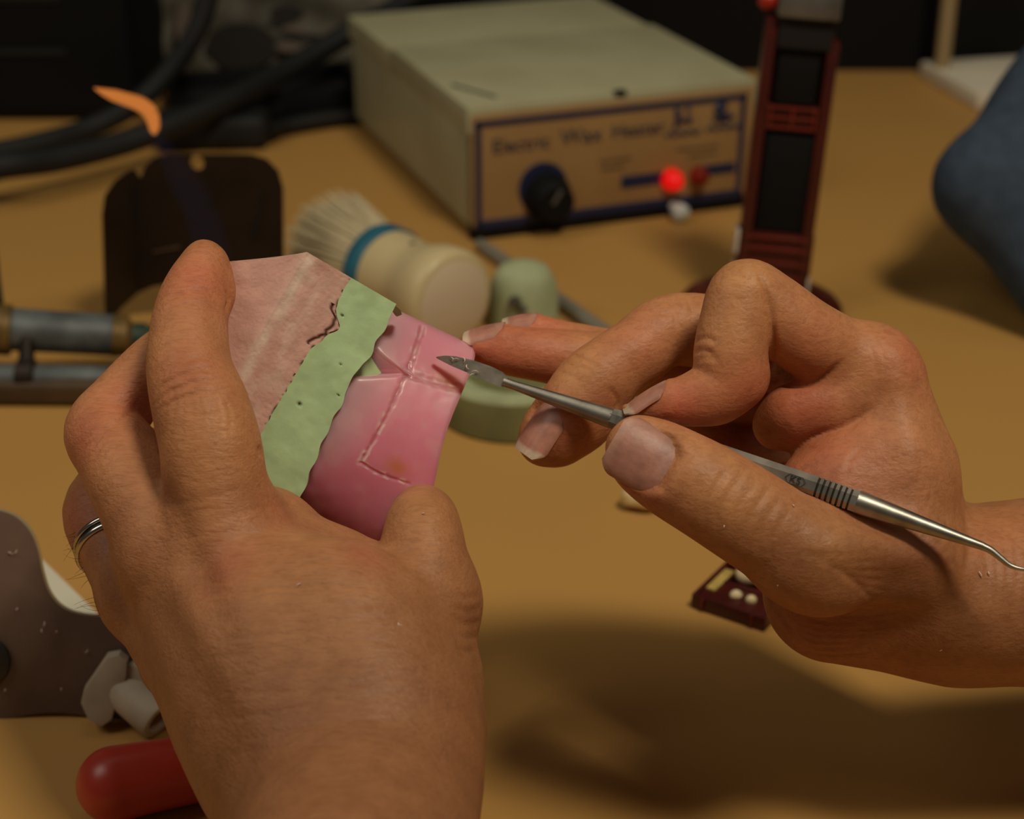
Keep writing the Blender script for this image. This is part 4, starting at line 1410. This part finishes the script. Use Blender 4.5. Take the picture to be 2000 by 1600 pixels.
# ------------------------------------------------------------------ bench brush
def brush():
    P0 = np.array(T(888, 588, .0210)); P1 = np.array(T(748, 527, .0200)); ax = P1 - P0; L = np.linalg.norm(ax); ax /= L
    root = empty('shaving_brush', Vector(P0), 'cream-handled round brush with a blue band and pale bristles, lying down', 'brush')
    hp = [(0, .0170), (.0006, .0188), (.002, .0200), (.006, .0206), (.012, .0202), (.018, .0186), (.024, .0172), (.028, .0170), (.034, .0176), (.042, .0182), (L - .003, .0184)]
    lathe('handle', hp, P0, ax, M['cream'], root, 56)
    lathe('end_cap', [(-.0004, .0006), (-.0004, .0160), (.0006, .0176)], P0, ax, M['cream_end'], root, 48)
    lathe('band', [(L - .0062, .0188), (L - .005, .0194), (L + .002, .0194), (L + .003, .0186)], P0, ax, M['blue_band'], root, 56)
    q = P0 + ax * .027 + np.array([0, 0, .0166]); 
    lathe('mark', [(0, .0001), (.0004, .0016), (.0008, .0001)], q, (0, -.3, 1), M['smudge'], root, 12)
    # bristles: one soft tuft of many hairs
    V = []; F = []
    u = np.cross(ax, [0, 0, 1.0]); u /= np.linalg.norm(u); w = np.cross(u, ax)
    B0 = P0 + ax * (L + .001)
    for k in range(2600):
        r = .0165 * math.sqrt(random.random()); a = random.random() * 2 * math.pi
        d0 = u * math.cos(a) + w * math.sin(a)
        ln = random.uniform(.036, .045) * (1 - .18 * (r / .0165) ** 2)
        fl = .40 * r / .0165 + random.uniform(-.10, .12)
        s = B0 + d0 * r; e = s + ax * ln + d0 * ln * fl * .62
        m_ = (s + e) / 2 + d0 * ln * fl * -.03
        e[2] = max(e[2], .0012); m_[2] = max(m_[2], .001); s[2] = max(s[2], .001)
        v, fc = tube_mesh(np.array([s, m_, e]), [.00030, .00030, .00012], 4, caps=False)
        n0 = len(V); V += v; F += [tuple(i + n0 for i in q2) for q2 in fc]
    o = from_data('bristles', V, F, M['bristle'], root); o['kind'] = 'stuff'
    lathe('bristle_core', [(0, .0158), (.012, .0186), (.024, .0205), (.031, .0195), (.036, .012)], B0, ax + np.array([0, 0, .0]), M['bristle'], root, 32)


brush()

# ------------------------------------------------------------------ green plaster casts behind the hands
def green_casts():
    c = T(1005, 800)
    root = empty('plaster_cast', c, 'low round green plaster cast on the bench behind the wax carver', 'plaster cast')
    V, F = [], []
    r = .029
    lathe('base', [(0, r * .97), (.001, r), (.014, r), (.0155, r * .985)], (0, 0, 0), (0, 0, 1), M['celadon_dark'], root, 72, local=True)
    lathe('rim', [(.0152, r * .99), (.0172, r * .97), (.0180, r * .93), (.0178, r * .88), (.0160, r * .84), (.0152, r * .5)], (0, 0, 0), (0, 0, 1), M['celadon'], root, 72, local=True)
    th = np.linspace(-.3, math.pi + .3, 24)
    P = np.stack([.019 * np.cos(th), -.001 - .019 * np.sin(th) * -1, np.full(24, .0175)], 1)
    V, F = tube_mesh(P, np.full(24, .0055), 12, flat=np.full(24, .0052))
    from_data('ridge', V, F, M['celadon'], root, world=False)
    # taller lump beside the brush
    c = T(1022, 634)
    root = empty('plaster_cast', c, 'tall rounded green plaster lump with metal pins beside the brush', 'plaster cast')
    bm = bmesh.new()
    pr = [(0, .0140), (.001, .0148), (.015, .0143), (.021, .0128), (.0255, .0098), (.0275, .005), (.028, .0004)]
    lathe('body', pr, (0, 0, 0), (0, 0, 1), M['celadon'], root, 40, local=True)
    for (x, y, z, rr, l) in ((-.0035, -.0128, .0150, .0026, .007), (-.0005, -.0136, .0118, .0022, .006)):
        lathe('pin', [(0, rr), (l * .8, rr), (l, rr * .6)], (x, y + .003, z), (0, -1, .25), M['steel'], root, 16, local=True)


green_casts()

# grey rod lying behind the casts
a = T(938, 477, .0032); b = T(1270, 712, .0032)
P = np.linspace(a, b, 8)
tube('metal_rod', P, [.0028, .0031, .0031, .0031, .0031, .0031, .0029, .0024], M['rod'], None, 20, origin=(a + b) / 2)
tag(bpy.data.objects['metal_rod'], 'grey metal rod lying slantwise behind the green plaster casts', 'rod')

# ------------------------------------------------------------------ gas burner lying at the left
def burner():
    ax0 = T(0, 790)
    y0 = ax0.y + .008
    root = empty('gas_burner', Vector((T(100, 790).x, y0, 0)), 'grey metal gas burner lying on the bench behind the left hand', 'gas burner')
    A = np.array(TY(-160, 632, y0 + .004)); B = np.array(TY(232, 656, y0 + .016))
    d = (B - A) / np.linalg.norm(B - A); Lt = np.linalg.norm(B - A)
    lathe('tube', [(0, .0080), (.001, .0084), (Lt - .003, .0080), (Lt, .0074)], A, d, M['zinc'], root, 40)
    q = np.array(TY(8, 644, y0 + .009))
    lathe('collar', [(-.003, .0086), (-.0025, .0098), (.0025, .0098), (.003, .0086)], q, d, M['brass'], root, 40)
    lathe('collar', [(-.004, .0074), (-.003, .0084), (.002, .0078), (.004, .0055)], B + d * .001, d, M['brass'], root, 40)
    lathe('nozzle', [(0, .0052), (.006, .0056), (.008, .0046), (.014, .0048), (.016, .0060), (.020, .0060), (.024, .0050), (.040, .0046)], B + d * .003, d, M['verdigris'], root, 28)
    # lower rail with two clamps, on a brown foot
    A2 = np.array(TY(-160, 735, y0 - .004)); B2 = np.array(TY(210, 742, y0 - .002)); d2 = (B2 - A2) / np.linalg.norm(B2 - A2)
    tube('rail', catmull([A2, A2 * .5 + B2 * .5, B2, B2 + d2 * .02 + np.array([0, 0, -.002])], 6), .0052, M['zinc'], root, 24)
    for px in (52, -90):
        q = np.array(TY(px, 735, y0 - .003))
        lathe('clamp', [(-.0035, .0056), (-.003, .0066), (.003, .0066), (.0035, .0056)], q, d2, M['soot'], root, 28)
        q2 = np.array(TY(px, 648, y0 + .006))
        tube('stem', [q + np.array([0, .001, .002]), q2], .003, M['soot'], root, 14)
    pa, pb = T(-160, 792), T(300, 796)
    mid = (pa + pb) / 2
    bm = bmesh.new(); rot = Matrix.Rotation(math.atan2(pb.y - pa.y, pb.x - pa.x), 3, 'Z')
    add_box(bm, mid + Vector((0, .0075, .005)), ((pb - pa).length, .017, .010), rot, .003, 3)
    from_bm('foot', bm, M['brown_base'], root)
    # upright arm at the very edge of view
    q = np.array(TY(-9, 600, y0 + .012))
    tube('upright', [q + np.array([0, 0, -.004]), q + np.array([0.0005, 0, .028])], .0032, M['verdigris'], root, 14)
    return B + d * .043, y0


NOZ, BY = burner()

# flame blown from the nozzle
def flame():
    y = float(NOZ[1]) + .004
    root = empty('flame', Vector(NOZ), 'thin orange burner flame with a faint blue stream, bent to the left', 'flame')
    pts = [(301, 262, y), (300, 240, y), (292, 218, y), (272, 203, y), (240, 192, y - .002), (206, 181, y - .003), (184, 172, y - .004)]
    P = catmull([np.array(TY(*p)) for p in pts], 6)
    r = np.interp(np.linspace(0, 1, len(P)), [0, .08, .3, .5, .75, 1], [.0008, .0020, .0029, .0028, .0022, .0002])
    tube('flame_tip', P, r, M['flame'], root, 20)
    pts = [tuple(NOZ), tuple(TY(400, 440, y)), tuple(TY(345, 330, y)), tuple(TY(302, 255, y))]
    P = catmull(np.array(pts), 8)
    r = np.interp(np.linspace(0, 1, len(P)), [0, .2, .6, 1], [.004, .0075, .0055, .0018])
    tube('flame_stream', P, r, M['flame_blue'], root, 24)


flame()

# ------------------------------------------------------------------ sooted metal shield
def shield():
    y = T(212, 628).y
    root = empty('metal_shield', T(212, 628), 'dark sooted metal heat shield with rounded corners and an arched cut-out', 'shield')
    # outline in sight-line terms on the plate's own upright plane
    main = [(272, 352), (283, 325), (300, 310), (330, 303), (440, 303), (490, 303), (520, 312), (543, 335), (553, 370), (555, 640), (512, 640), (470, 588), (420, 562),
            (360, 552), (300, 560), (268, 573)]
    P = [TY(px, py, y) for px, py in main]
    hole = TY(385, 318, y)
    bm = bmesh.new()
    vs = [bm.verts.new(p) for p in P]
    hv = []
    for k in range(14):
        a = 2 * math.pi * k / 14
        hv.append(bm.verts.new(hole + Vector((.0028 * math.cos(a), 0, .0033 * math.sin(a)))))
    es = [bm.edges.new((vs[i], vs[(i + 1) % len(vs)])) for i in range(len(vs))] + [bm.edges.new((hv[i], hv[(i + 1) % 14])) for i in range(14)]
    r = bmesh.ops.triangle_fill(bm, edges=es, use_beauty=True)
    fs = [g for g in r['geom'] if isinstance(g, bmesh.types.BMFace)]
    r = bmesh.ops.extrude_face_region(bm, geom=fs)
    bmesh.ops.translate(bm, vec=(0, .0012, 0), verts=[g for g in r['geom'] if isinstance(g, bmesh.types.BMVert)])
    from_bm('plate', bm, M['soot'], root, True)
    wing = [(268, 573), (272, 352), (262, 336), (254, 332), (225, 352), (204, 382), (199, 420), (205, 634), (214, 634), (232, 605)]
    pv = []
    for px, py in wing:
        t = (272 - px) / 72.0
        pv.append(TY(px, py, y - .014 * max(0, t)))
    extrude_outline('side_wing', pv, Vector((.0006, .0011, 0)), M['soot'], root)
    a = TY(515, 375, y); b = TY(495, 462, y)
    tube('slot', [a + Vector((0, -.0006, 0)), b + Vector((0, -.0006, 0))], .0008, M['black'], root, 10)
    a = TY(300, 492, y); b = TY(352, 482, y)
    tube('scratch', [a + Vector((0, -.0003, 0)), b + Vector((0, -.0003, 0))], .0005, mat('bare_steel', lin(96, 70, 48), .5, .4), root, 8)


shield()

# ------------------------------------------------------------------ black cables, case and packet at the back
def cable(name, pts, r, label):
    P = catmull(np.array([np.array(p) for p in pts]), 10)
    o = tube(name, P, r, M['black'], None, 18, origin=Vector(P[len(P) // 2]))
    return tag(o, label, 'cable')


cable('power_cable', [TY(-900, 420, .72), TY(-480, 392, .76), TY(-120, 352, .80), TY(0, 326, .80), TY(110, 312, .82), TY(230, 283, .845), TY(330, 247, .865), TY(450, 195, .90), TY(560, 137, .95), TY(680, 66, .985), TY(790, 8, .99), TY(900, -60, .99)], .0066,
      'thick black cable rising diagonally from the bench past the heater')
cable('power_cable', [TY(-900, 360, .80), TY(-480, 345, .83), TY(-120, 318, .855), TY(0, 296, .87), TY(90, 276, .885), TY(180, 248, .905), TY(262, 205, .915), TY(330, 140, .925), TY(378, 72, .93), TY(402, 10, .935), TY(414, -60, .94)], .0060,
      'thick black cable curving upright in front of the grey packet')


def adapter():
    a = T(300, 302); b = T(525, 297)
    d = b - a; rz = math.atan2(d.y, d.x)
    root = empty('power_adapter', (a + b) / 2, 'black mains adapter brick lying behind the dark metal shield', 'power adapter', None, rz)
    bm = bmesh.new(); add_box(bm, (0, .015, .0095), (d.length, .028, .019), None, .007, 4); from_bm('body', bm, M['black'], root, True, local=True)
    tube('cord', catmull([root.location + Vector((d.length / 2 - .002, .014, .008)), T(560, 246, .006), T(640, 232, .006), T(712, 226, .0045)], 8), .0042, M['black'], root, 14)


adapter()


def back_case():
    a = T(318, 262)
    root = empty('equipment_case', Vector((a.x - .10, a.y + .075, 0)), 'large black equipment case standing at the back left', 'case')
    bm = bmesh.new(); add_box(bm, (-.035, 0, .10), (.235, .10, .20), None, .008, 3); from_bm('body', bm, M['black_gloss'], root, True, local=True)
    for k in range(4):
        lathe('foot', [(0, .007), (.004, .007)], (-.13 + .19 * (k % 2), -.035 + .07 * (k // 2), -.0), (0, 0, 1), M['black'], root, 12, local=True)
    for k in range(5):
        bm = bmesh.new(); add_box(bm, (-.035, -.0505, .04 + k * .03), (.16, .002, .004), None, .0006); from_bm('vent_slat', bm, M['black'], root, True, local=True)


back_case()


def power_strip():
    a = T(290, 250); b = T(705, 222)
    a2 = Vector((a.x + .012, a.y + .012, 0)); b2 = Vector((b.x, b.y + .012, 0))
    mid = (a2 + b2) / 2; d = b2 - a2; rz = math.atan2(d.y, d.x)
    root = empty('black_tray', mid, 'long low black tray on the bench left of the heater', 'tray', None, rz)
    L = d.length
    bm = bmesh.new(); add_box(bm, (0, .012, .004), (L, .065, .008), None, .002); from_bm('floor_panel', bm, M['black'], root, True, local=True)
    for (c, s) in (((0, -.0185, .009), (L, .004, .018)), ((0, .0425, .009), (L, .004, .016)), ((-L / 2 + .002, .012, .009), (.004, .062, .016)), ((L / 2 - .002, .012, .009), (.004, .062, .016))):
        bm = bmesh.new(); add_box(bm, c, s, None, .0012); from_bm('side_panel', bm, M['black_gloss'], root, True, local=True)


power_strip()


def packet():
    y = 1.030
    o = empty('grey_packet', TY(520, 150, y), 'grey printed packet leaning behind the black tray', 'packet')
    nx, nz = 24, 14; V = []; F = []
    for j in range(nz + 1):
        for i in range(nx + 1):
            px = 300 + 470 * i / nx; py = 165 - 300 * j / nz
            p = TY(px, py, y + .004 * math.sin(i * .9) + .003 * math.sin(j * 1.3 + i * .4) + .02 * j / nz)
            V.append(p)
    for j in range(nz):
        for i in range(nx):
            k = j * (nx + 1) + i; F.append((k, k + 1, k + nx + 2, k + nx + 1))
    s = from_data('sheet', V, F, M['grey_sheet'], o)
    md = s.modifiers.new('thick', 'SOLIDIFY'); md.thickness = .002; md.offset = 1
    for (px, py, wx, hz, m) in ((560, 28, 34, 18, 'smudge'), (595, 74, 34, 8, 'smudge'), (575, 55, 26, 6, 'smudge_l'), (565, 92, 26, 8, 'smudge_l'), (470, 90, 70, 46, 'smudge'), (360, 60, 16, 60, 'smudge_l')):
        pts = [TY(px + wx * math.cos(t), py + hz * math.sin(t), y - .006) for t in np.linspace(0, 2 * math.pi, 16, endpoint=False)]
        extrude_outline('print_patch', pts, Vector((0, .0006, 0)), M[m], s)


packet()

# ------------------------------------------------------------------ loose tooth and the tooth card
def teeth():
    f = Field(np.array([-9, -7, -7.0]), np.array([9, 7, 7.0]), .35)
    f.add(np.array([-2.2, 0, .6]), np.array([2.2, .2, .4]), 3.0, 3.2, 2)
    f.add(np.array([2, .5, 0]), np.array([5.0, 1.0, -.6]), 2.4, 1.6, 2)
    f.add(np.array([-3.2, 1.4, 2.2]), np.array([-3.2, -1.2, 2.2]), 1.0, 1.0, 1.6)
    f.add(np.array([1.2, 1.4, 2.4]), np.array([1.2, -1.2, 2.2]), 1.0, 1.0, 1.6)
    V, Q = f.mesh(); V = smooth_verts(V, Q, 3)
    V[:, 2] -= V[:, 2].min()
    c = T(1246, 996)
    A = np.array(Matrix.Rotation(-.25, 3, 'Z'))
    Vw = (V / 1000 * 1.15) @ A.T + np.array(c)
    o = from_data('loose_tooth', Vw, Q, M['tooth'], None, True, origin=c)
    tag(o, 'single yellowish tooth lying on the bench under the right thumb', 'tooth')
    o.data.materials.append(M['root'])
    z = np.array([sum(Vw[i][2] for i in q) / 4 for q in Q])
    o.data.polygons.foreach_set('material_index', (z < .0026).astype(np.int32))
    # card
    L_, Rr, Tt = T(1349, 1188), T(1492, 1236), T(1406, 1090)
    ux = (Rr - L_); w = ux.length; ux.normalize(); uy = Vector((-ux.y, ux.x, 0)); dpt = .044
    rz = math.atan2(ux.y, ux.x)
    root = empty('tooth_card', L_, 'small dark red tray of denture teeth on the bench below the right hand', 'tooth tray', None, rz)

    def part(name, c, s, m, bev=.0005, par=root):
        bm = bmesh.new(); add_box(bm, c, s, None, bev); return from_bm(name, bm, m, par, True, local=True)
    part('base', (w / 2, dpt / 2, .0008), (w, dpt, .0016), M['maroon'])
    part('front_wall', (w / 2, .0007, .0026), (w, .0014, .0048), M['maroon'], .0004)
    part('side_wall', (.0007, dpt / 2, .0026), (.0014, dpt, .0050), M['maroon'], .0004)
    part('side_wall', (w - .0007, dpt / 2, .0026), (.0014, dpt, .0050), M['maroon'], .0004)
    part('back_wall', (w / 2, dpt - .0007, .0026), (w, .0014, .0048), M['maroon'], .0004)
    part('divider', (w / 2, .0125, .0026), (w - .004, .0012, .0044), M['maroon'], .0003)
    part('ledge', (w / 2, .0066, .0030), (w - .002, .011, .0026), M['maroon'], .0004)
    part('gold_label', (.0033, .0125, .0046), (.0030, .013, .0006), M['gold'], .0001)
    for x in (.0038, w - .0042): part('rib', (x, -.0003, .0026), (.0007, .0008, .0042), M['maroon_light'], .0001)
    # teeth set in the tray, each its own thing
    for (x, y, s, m, lb) in ((.0115, .0068, 1.5, 'gold', 'small cream tooth at the left end of the front ledge of the red tray'), (.0165, .0068, 1.35, 'gold', 'small cream tooth second from the left on the front ledge of the red tray')):
        p = full_matrix(root) @ Vector((x, y, .0043))
        t = lathe('denture_tooth', [(0, .0011 * s), (.0007, .0013 * s), (.0016, .0011 * s), (.0022, .0006 * s), (.0024, .0001)], (0, 0, 0), (0, 0, 1), M['tooth_white'], None, 18)
        t.location = p; t.scale = (1, .8, 1); tag(t, lb, 'tooth', 'teeth in the red tray')
    f = Field(np.array([-9, -9, -6.0]), np.array([9, 9, 8.0]), .4)
    f.add(np.array([-3, 0, 0]), np.array([3, 1, 0]), 4.2, 4.0, 3)
    for q in ((-2.6, 1.6), (2.4, 2.0), (-2.2, -1.8), (2.6, -1.4)): f.add(np.array([q[0], q[1], 1.5]), np.array([q[0], q[1], 2.2]), 2.0, 1.8, 1.8)
    V, Q = f.mesh(); V = smooth_verts(V, Q, 3); V[:, 2] -= V[:, 2].min(); V[:, 2] *= .8
    p = full_matrix(root) @ Vector((.0115, .0215, .0016))
    t = from_data('denture_tooth', V / 1000 * .95 + np.array(p), Q, M['tooth_white'], None, True, origin=p)
    tag(t, 'large cream molar behind the divider of the red tray', 'tooth', 'teeth in the red tray')


teeth()

# ------------------------------------------------------------------ brown lobed plate, clip, white card and red grip at lower left
def lobed_plate():
    foot = T(110, 1402)
    ny = Vector((0, .34, .94)).normalized()       # plate leans back: up direction on its face
    yv = foot.y

    def on(px, py, lift=0.0):
        # meets the leaning plane
        v = Vector(ray(px, py)); n = Vector((0, -.94, .34)); o = Vector((0, yv, .0015)) + n * lift
        t = (o - Vector(EYE)).dot(n) / v.dot(n)
        return Vector(EYE) + v * t
    out = [(-260, 1010), (-120, 990), (-40, 992), (0, 998), (30, 1010), (56, 1036), (72, 1072), (82, 1120), (96, 1160), (122, 1188), (165, 1202), (240, 1205), (330, 1208), (470, 1228), (560, 1270),
           (560, 1340), (470, 1400), (360, 1420), (260, 1416), (190, 1404), (140, 1396), (95, 1394), (45, 1400), (0, 1411), (-60, 1432), (-260, 1440)]
    xy = catmull(np.array([(a, b, 0) for a, b in out]), 4)[:, :2]
    P = [on(a, b) for a, b in xy]
    root = empty('lobed_plate', foot, 'dark brown lobed metal plate standing at the lower left, flecked with wax', 'metal plate')
    extrude_outline('plate', P, Vector((0, .94, -.34)) * .0032, M['plate'], root, .0005, None, M['plate_edge'])
    c = on(-26, 1290)
    n = np.array([0, -.94, .34])
    pr = []
    lathe('screw_head', [(0, .0066), (.0008, .0068), (.0016, .0066), (.0018, .006), (.0018, .0003)], np.array(c), n, M['steel_dark'], root, 60)
    V = []; F = []
    for (x, y, L, a) in [(26, 1083, 1.6, .4), (24, 1082, 1.2, 2.2), (84, 1225, 1.6, .8), (82, 1228, 1.2, 4.4), (30, 1192, .9, .3), (166, 1275, 1.2, .3), (110, 1236, .6, 1), (120, 1350, .9, 1.2), (8, 1352, 1.0, .7)]:
        p = on(x, y, .0004)
        q = (np.array(p) - EYE) @ R3.T * 1000
        shaving(q, L, a, 'pale wax fleck stuck on the brown lobed plate', 'wax flecks on the brown plate', .5)
    # grey plastic clip gripping the plate
    croot = empty('plastic_clip', on(240, 1360, .004), 'worn light grey plastic clip on the front of the brown plate', 'clip')
    lev = [(212, 1272), (236, 1268), (252, 1280), (250, 1312), (234, 1352), (222, 1394), (202, 1408), (176, 1394), (162, 1362), (168, 1336)]
    extrude_outline('lever', [on(a, b, .0015) for a, b in lev], Vector((0, -.94, .34)) * .0065 + Vector((.001, 0, 0)), M['clip'], croot, .0008)
    A = np.array(on(256, 1360, .005)); B = np.array(on(312, 1408, .010)); d = B - A; Ld = np.linalg.norm(d)
    lathe('barrel', [(-.004, .0050), (0, .0056), (Ld - .001, .0058), (Ld, .0053), (Ld, .0037), (Ld - .004, .0035), (Ld - .004, .0003)], A, d, M['clip'], croot, 32)
    jaw = [(240, 1300), (262, 1288), (330, 1300), (360, 1350), (330, 1380), (262, 1352), (246, 1330)]
    extrude_outline('jaw', [on(a, b, .0005) for a, b in jaw], Vector((0, -.94, .34)) * .006, M['clip'], croot, .0008)
    # white card behind
    cd = [(76, 1092), (205, 1218), (120, 1300), (-10, 1172)]
    pts = [T(a, b, .0002) for a, b in cd]
    o = extrude_outline('white_card', pts, Vector((0, 0, .0012)), M['paper'], None, 0, sum(pts, Vector()) / 4)
    tag(o, 'small white card on the bench behind the brown plate', 'card')
    # red grip
    P = [T(222, 1532, .0098), T(300, 1516, .0098), T(420, 1496, .0092), T(620, 1470, .0085)]
    P = catmull(np.array([np.array(p) for p in P]), 8)
    d = P[0] - P[1]; d /= np.linalg.norm(d)
    cap = [P[0] + d * .0092 * math.sin(t) for t in np.linspace(math.pi / 2 - .02, .15, 8)]
    rc = [.0095 * math.cos(t) for t in np.linspace(math.pi / 2 - .02, .15, 8)]
    path = np.vstack([cap, P]); rad = np.concatenate([rc, np.linspace(.0095, .0078, len(P))])
    o = tube('red_handle', path, rad, M['red_grip'], None, 32, origin=Vector(P[6]))
    tag(o, 'glossy dark red rounded tool handle lying below the brown plate', 'handle')


lobed_plate()

# @@LIGHT
# ================================================================== LIGHT AND CAMERA
wd = bpy.data.worlds.new('World'); S.world = wd; wd.use_nodes = True
bg = wd.node_tree.nodes['Background']; bg.inputs['Color'].default_value = (1.0, .92, .8, 1); bg.inputs['Strength'].default_value = .04


def area(name, loc, target, size, power, col, sy=None):
    l = bpy.data.lights.new(name, 'AREA'); l.energy = power; l.color = col; l.size = size
    if sy: l.shape = 'RECTANGLE'; l.size_y = sy
    o = bpy.data.objects.new(name, l); COL.objects.link(o); o.location = loc
    o.rotation_euler = (Vector(target) - Vector(loc)).to_track_quat('-Z', 'Y').to_euler()
    return o


area('ceiling_light', (.38, -.02, 1.22), (0, .42, .05), .22, 8.2, (1.0, .89, .69), .24)
area('ceiling_light', (-.75, .22, 1.0), (0, .5, .03), .5, 2.4, (1.0, .92, .78), .5)
area('ceiling_light', (-.1, 1.0, 1.9), (0, .6, 0), 1.0, 1.4, (1.0, .90, .72), .4)

cam = bpy.data.cameras.new('Camera'); co = bpy.data.objects.new('Camera', cam); COL.objects.link(co)
co.location = tuple(EYE); co.rotation_euler = (math.pi / 2 - PITCH, 0, 0)
cam.sensor_width = 36; cam.lens = FPX / 2000 * 36; cam.clip_start = .01
cam.dof.use_dof = True; cam.dof.focus_distance = .383; cam.dof.aperture_fstop = 13.0; cam.dof.aperture_blades = 7
S.camera = co
S.view_settings.view_transform = 'Standard'; S.view_settings.look = 'None'
S.view_settings.exposure = 0; S.view_settings.gamma = 1
S.cycles.use_denoising = True
try: S.cycles.denoiser = 'OPENIMAGEDENOISE'
except Exception: pass
S.cycles.use_adaptive_sampling = True; S.cycles.adaptive_threshold = .02
S.cycles.max_bounces = 8; S.cycles.transparent_max_bounces = 12
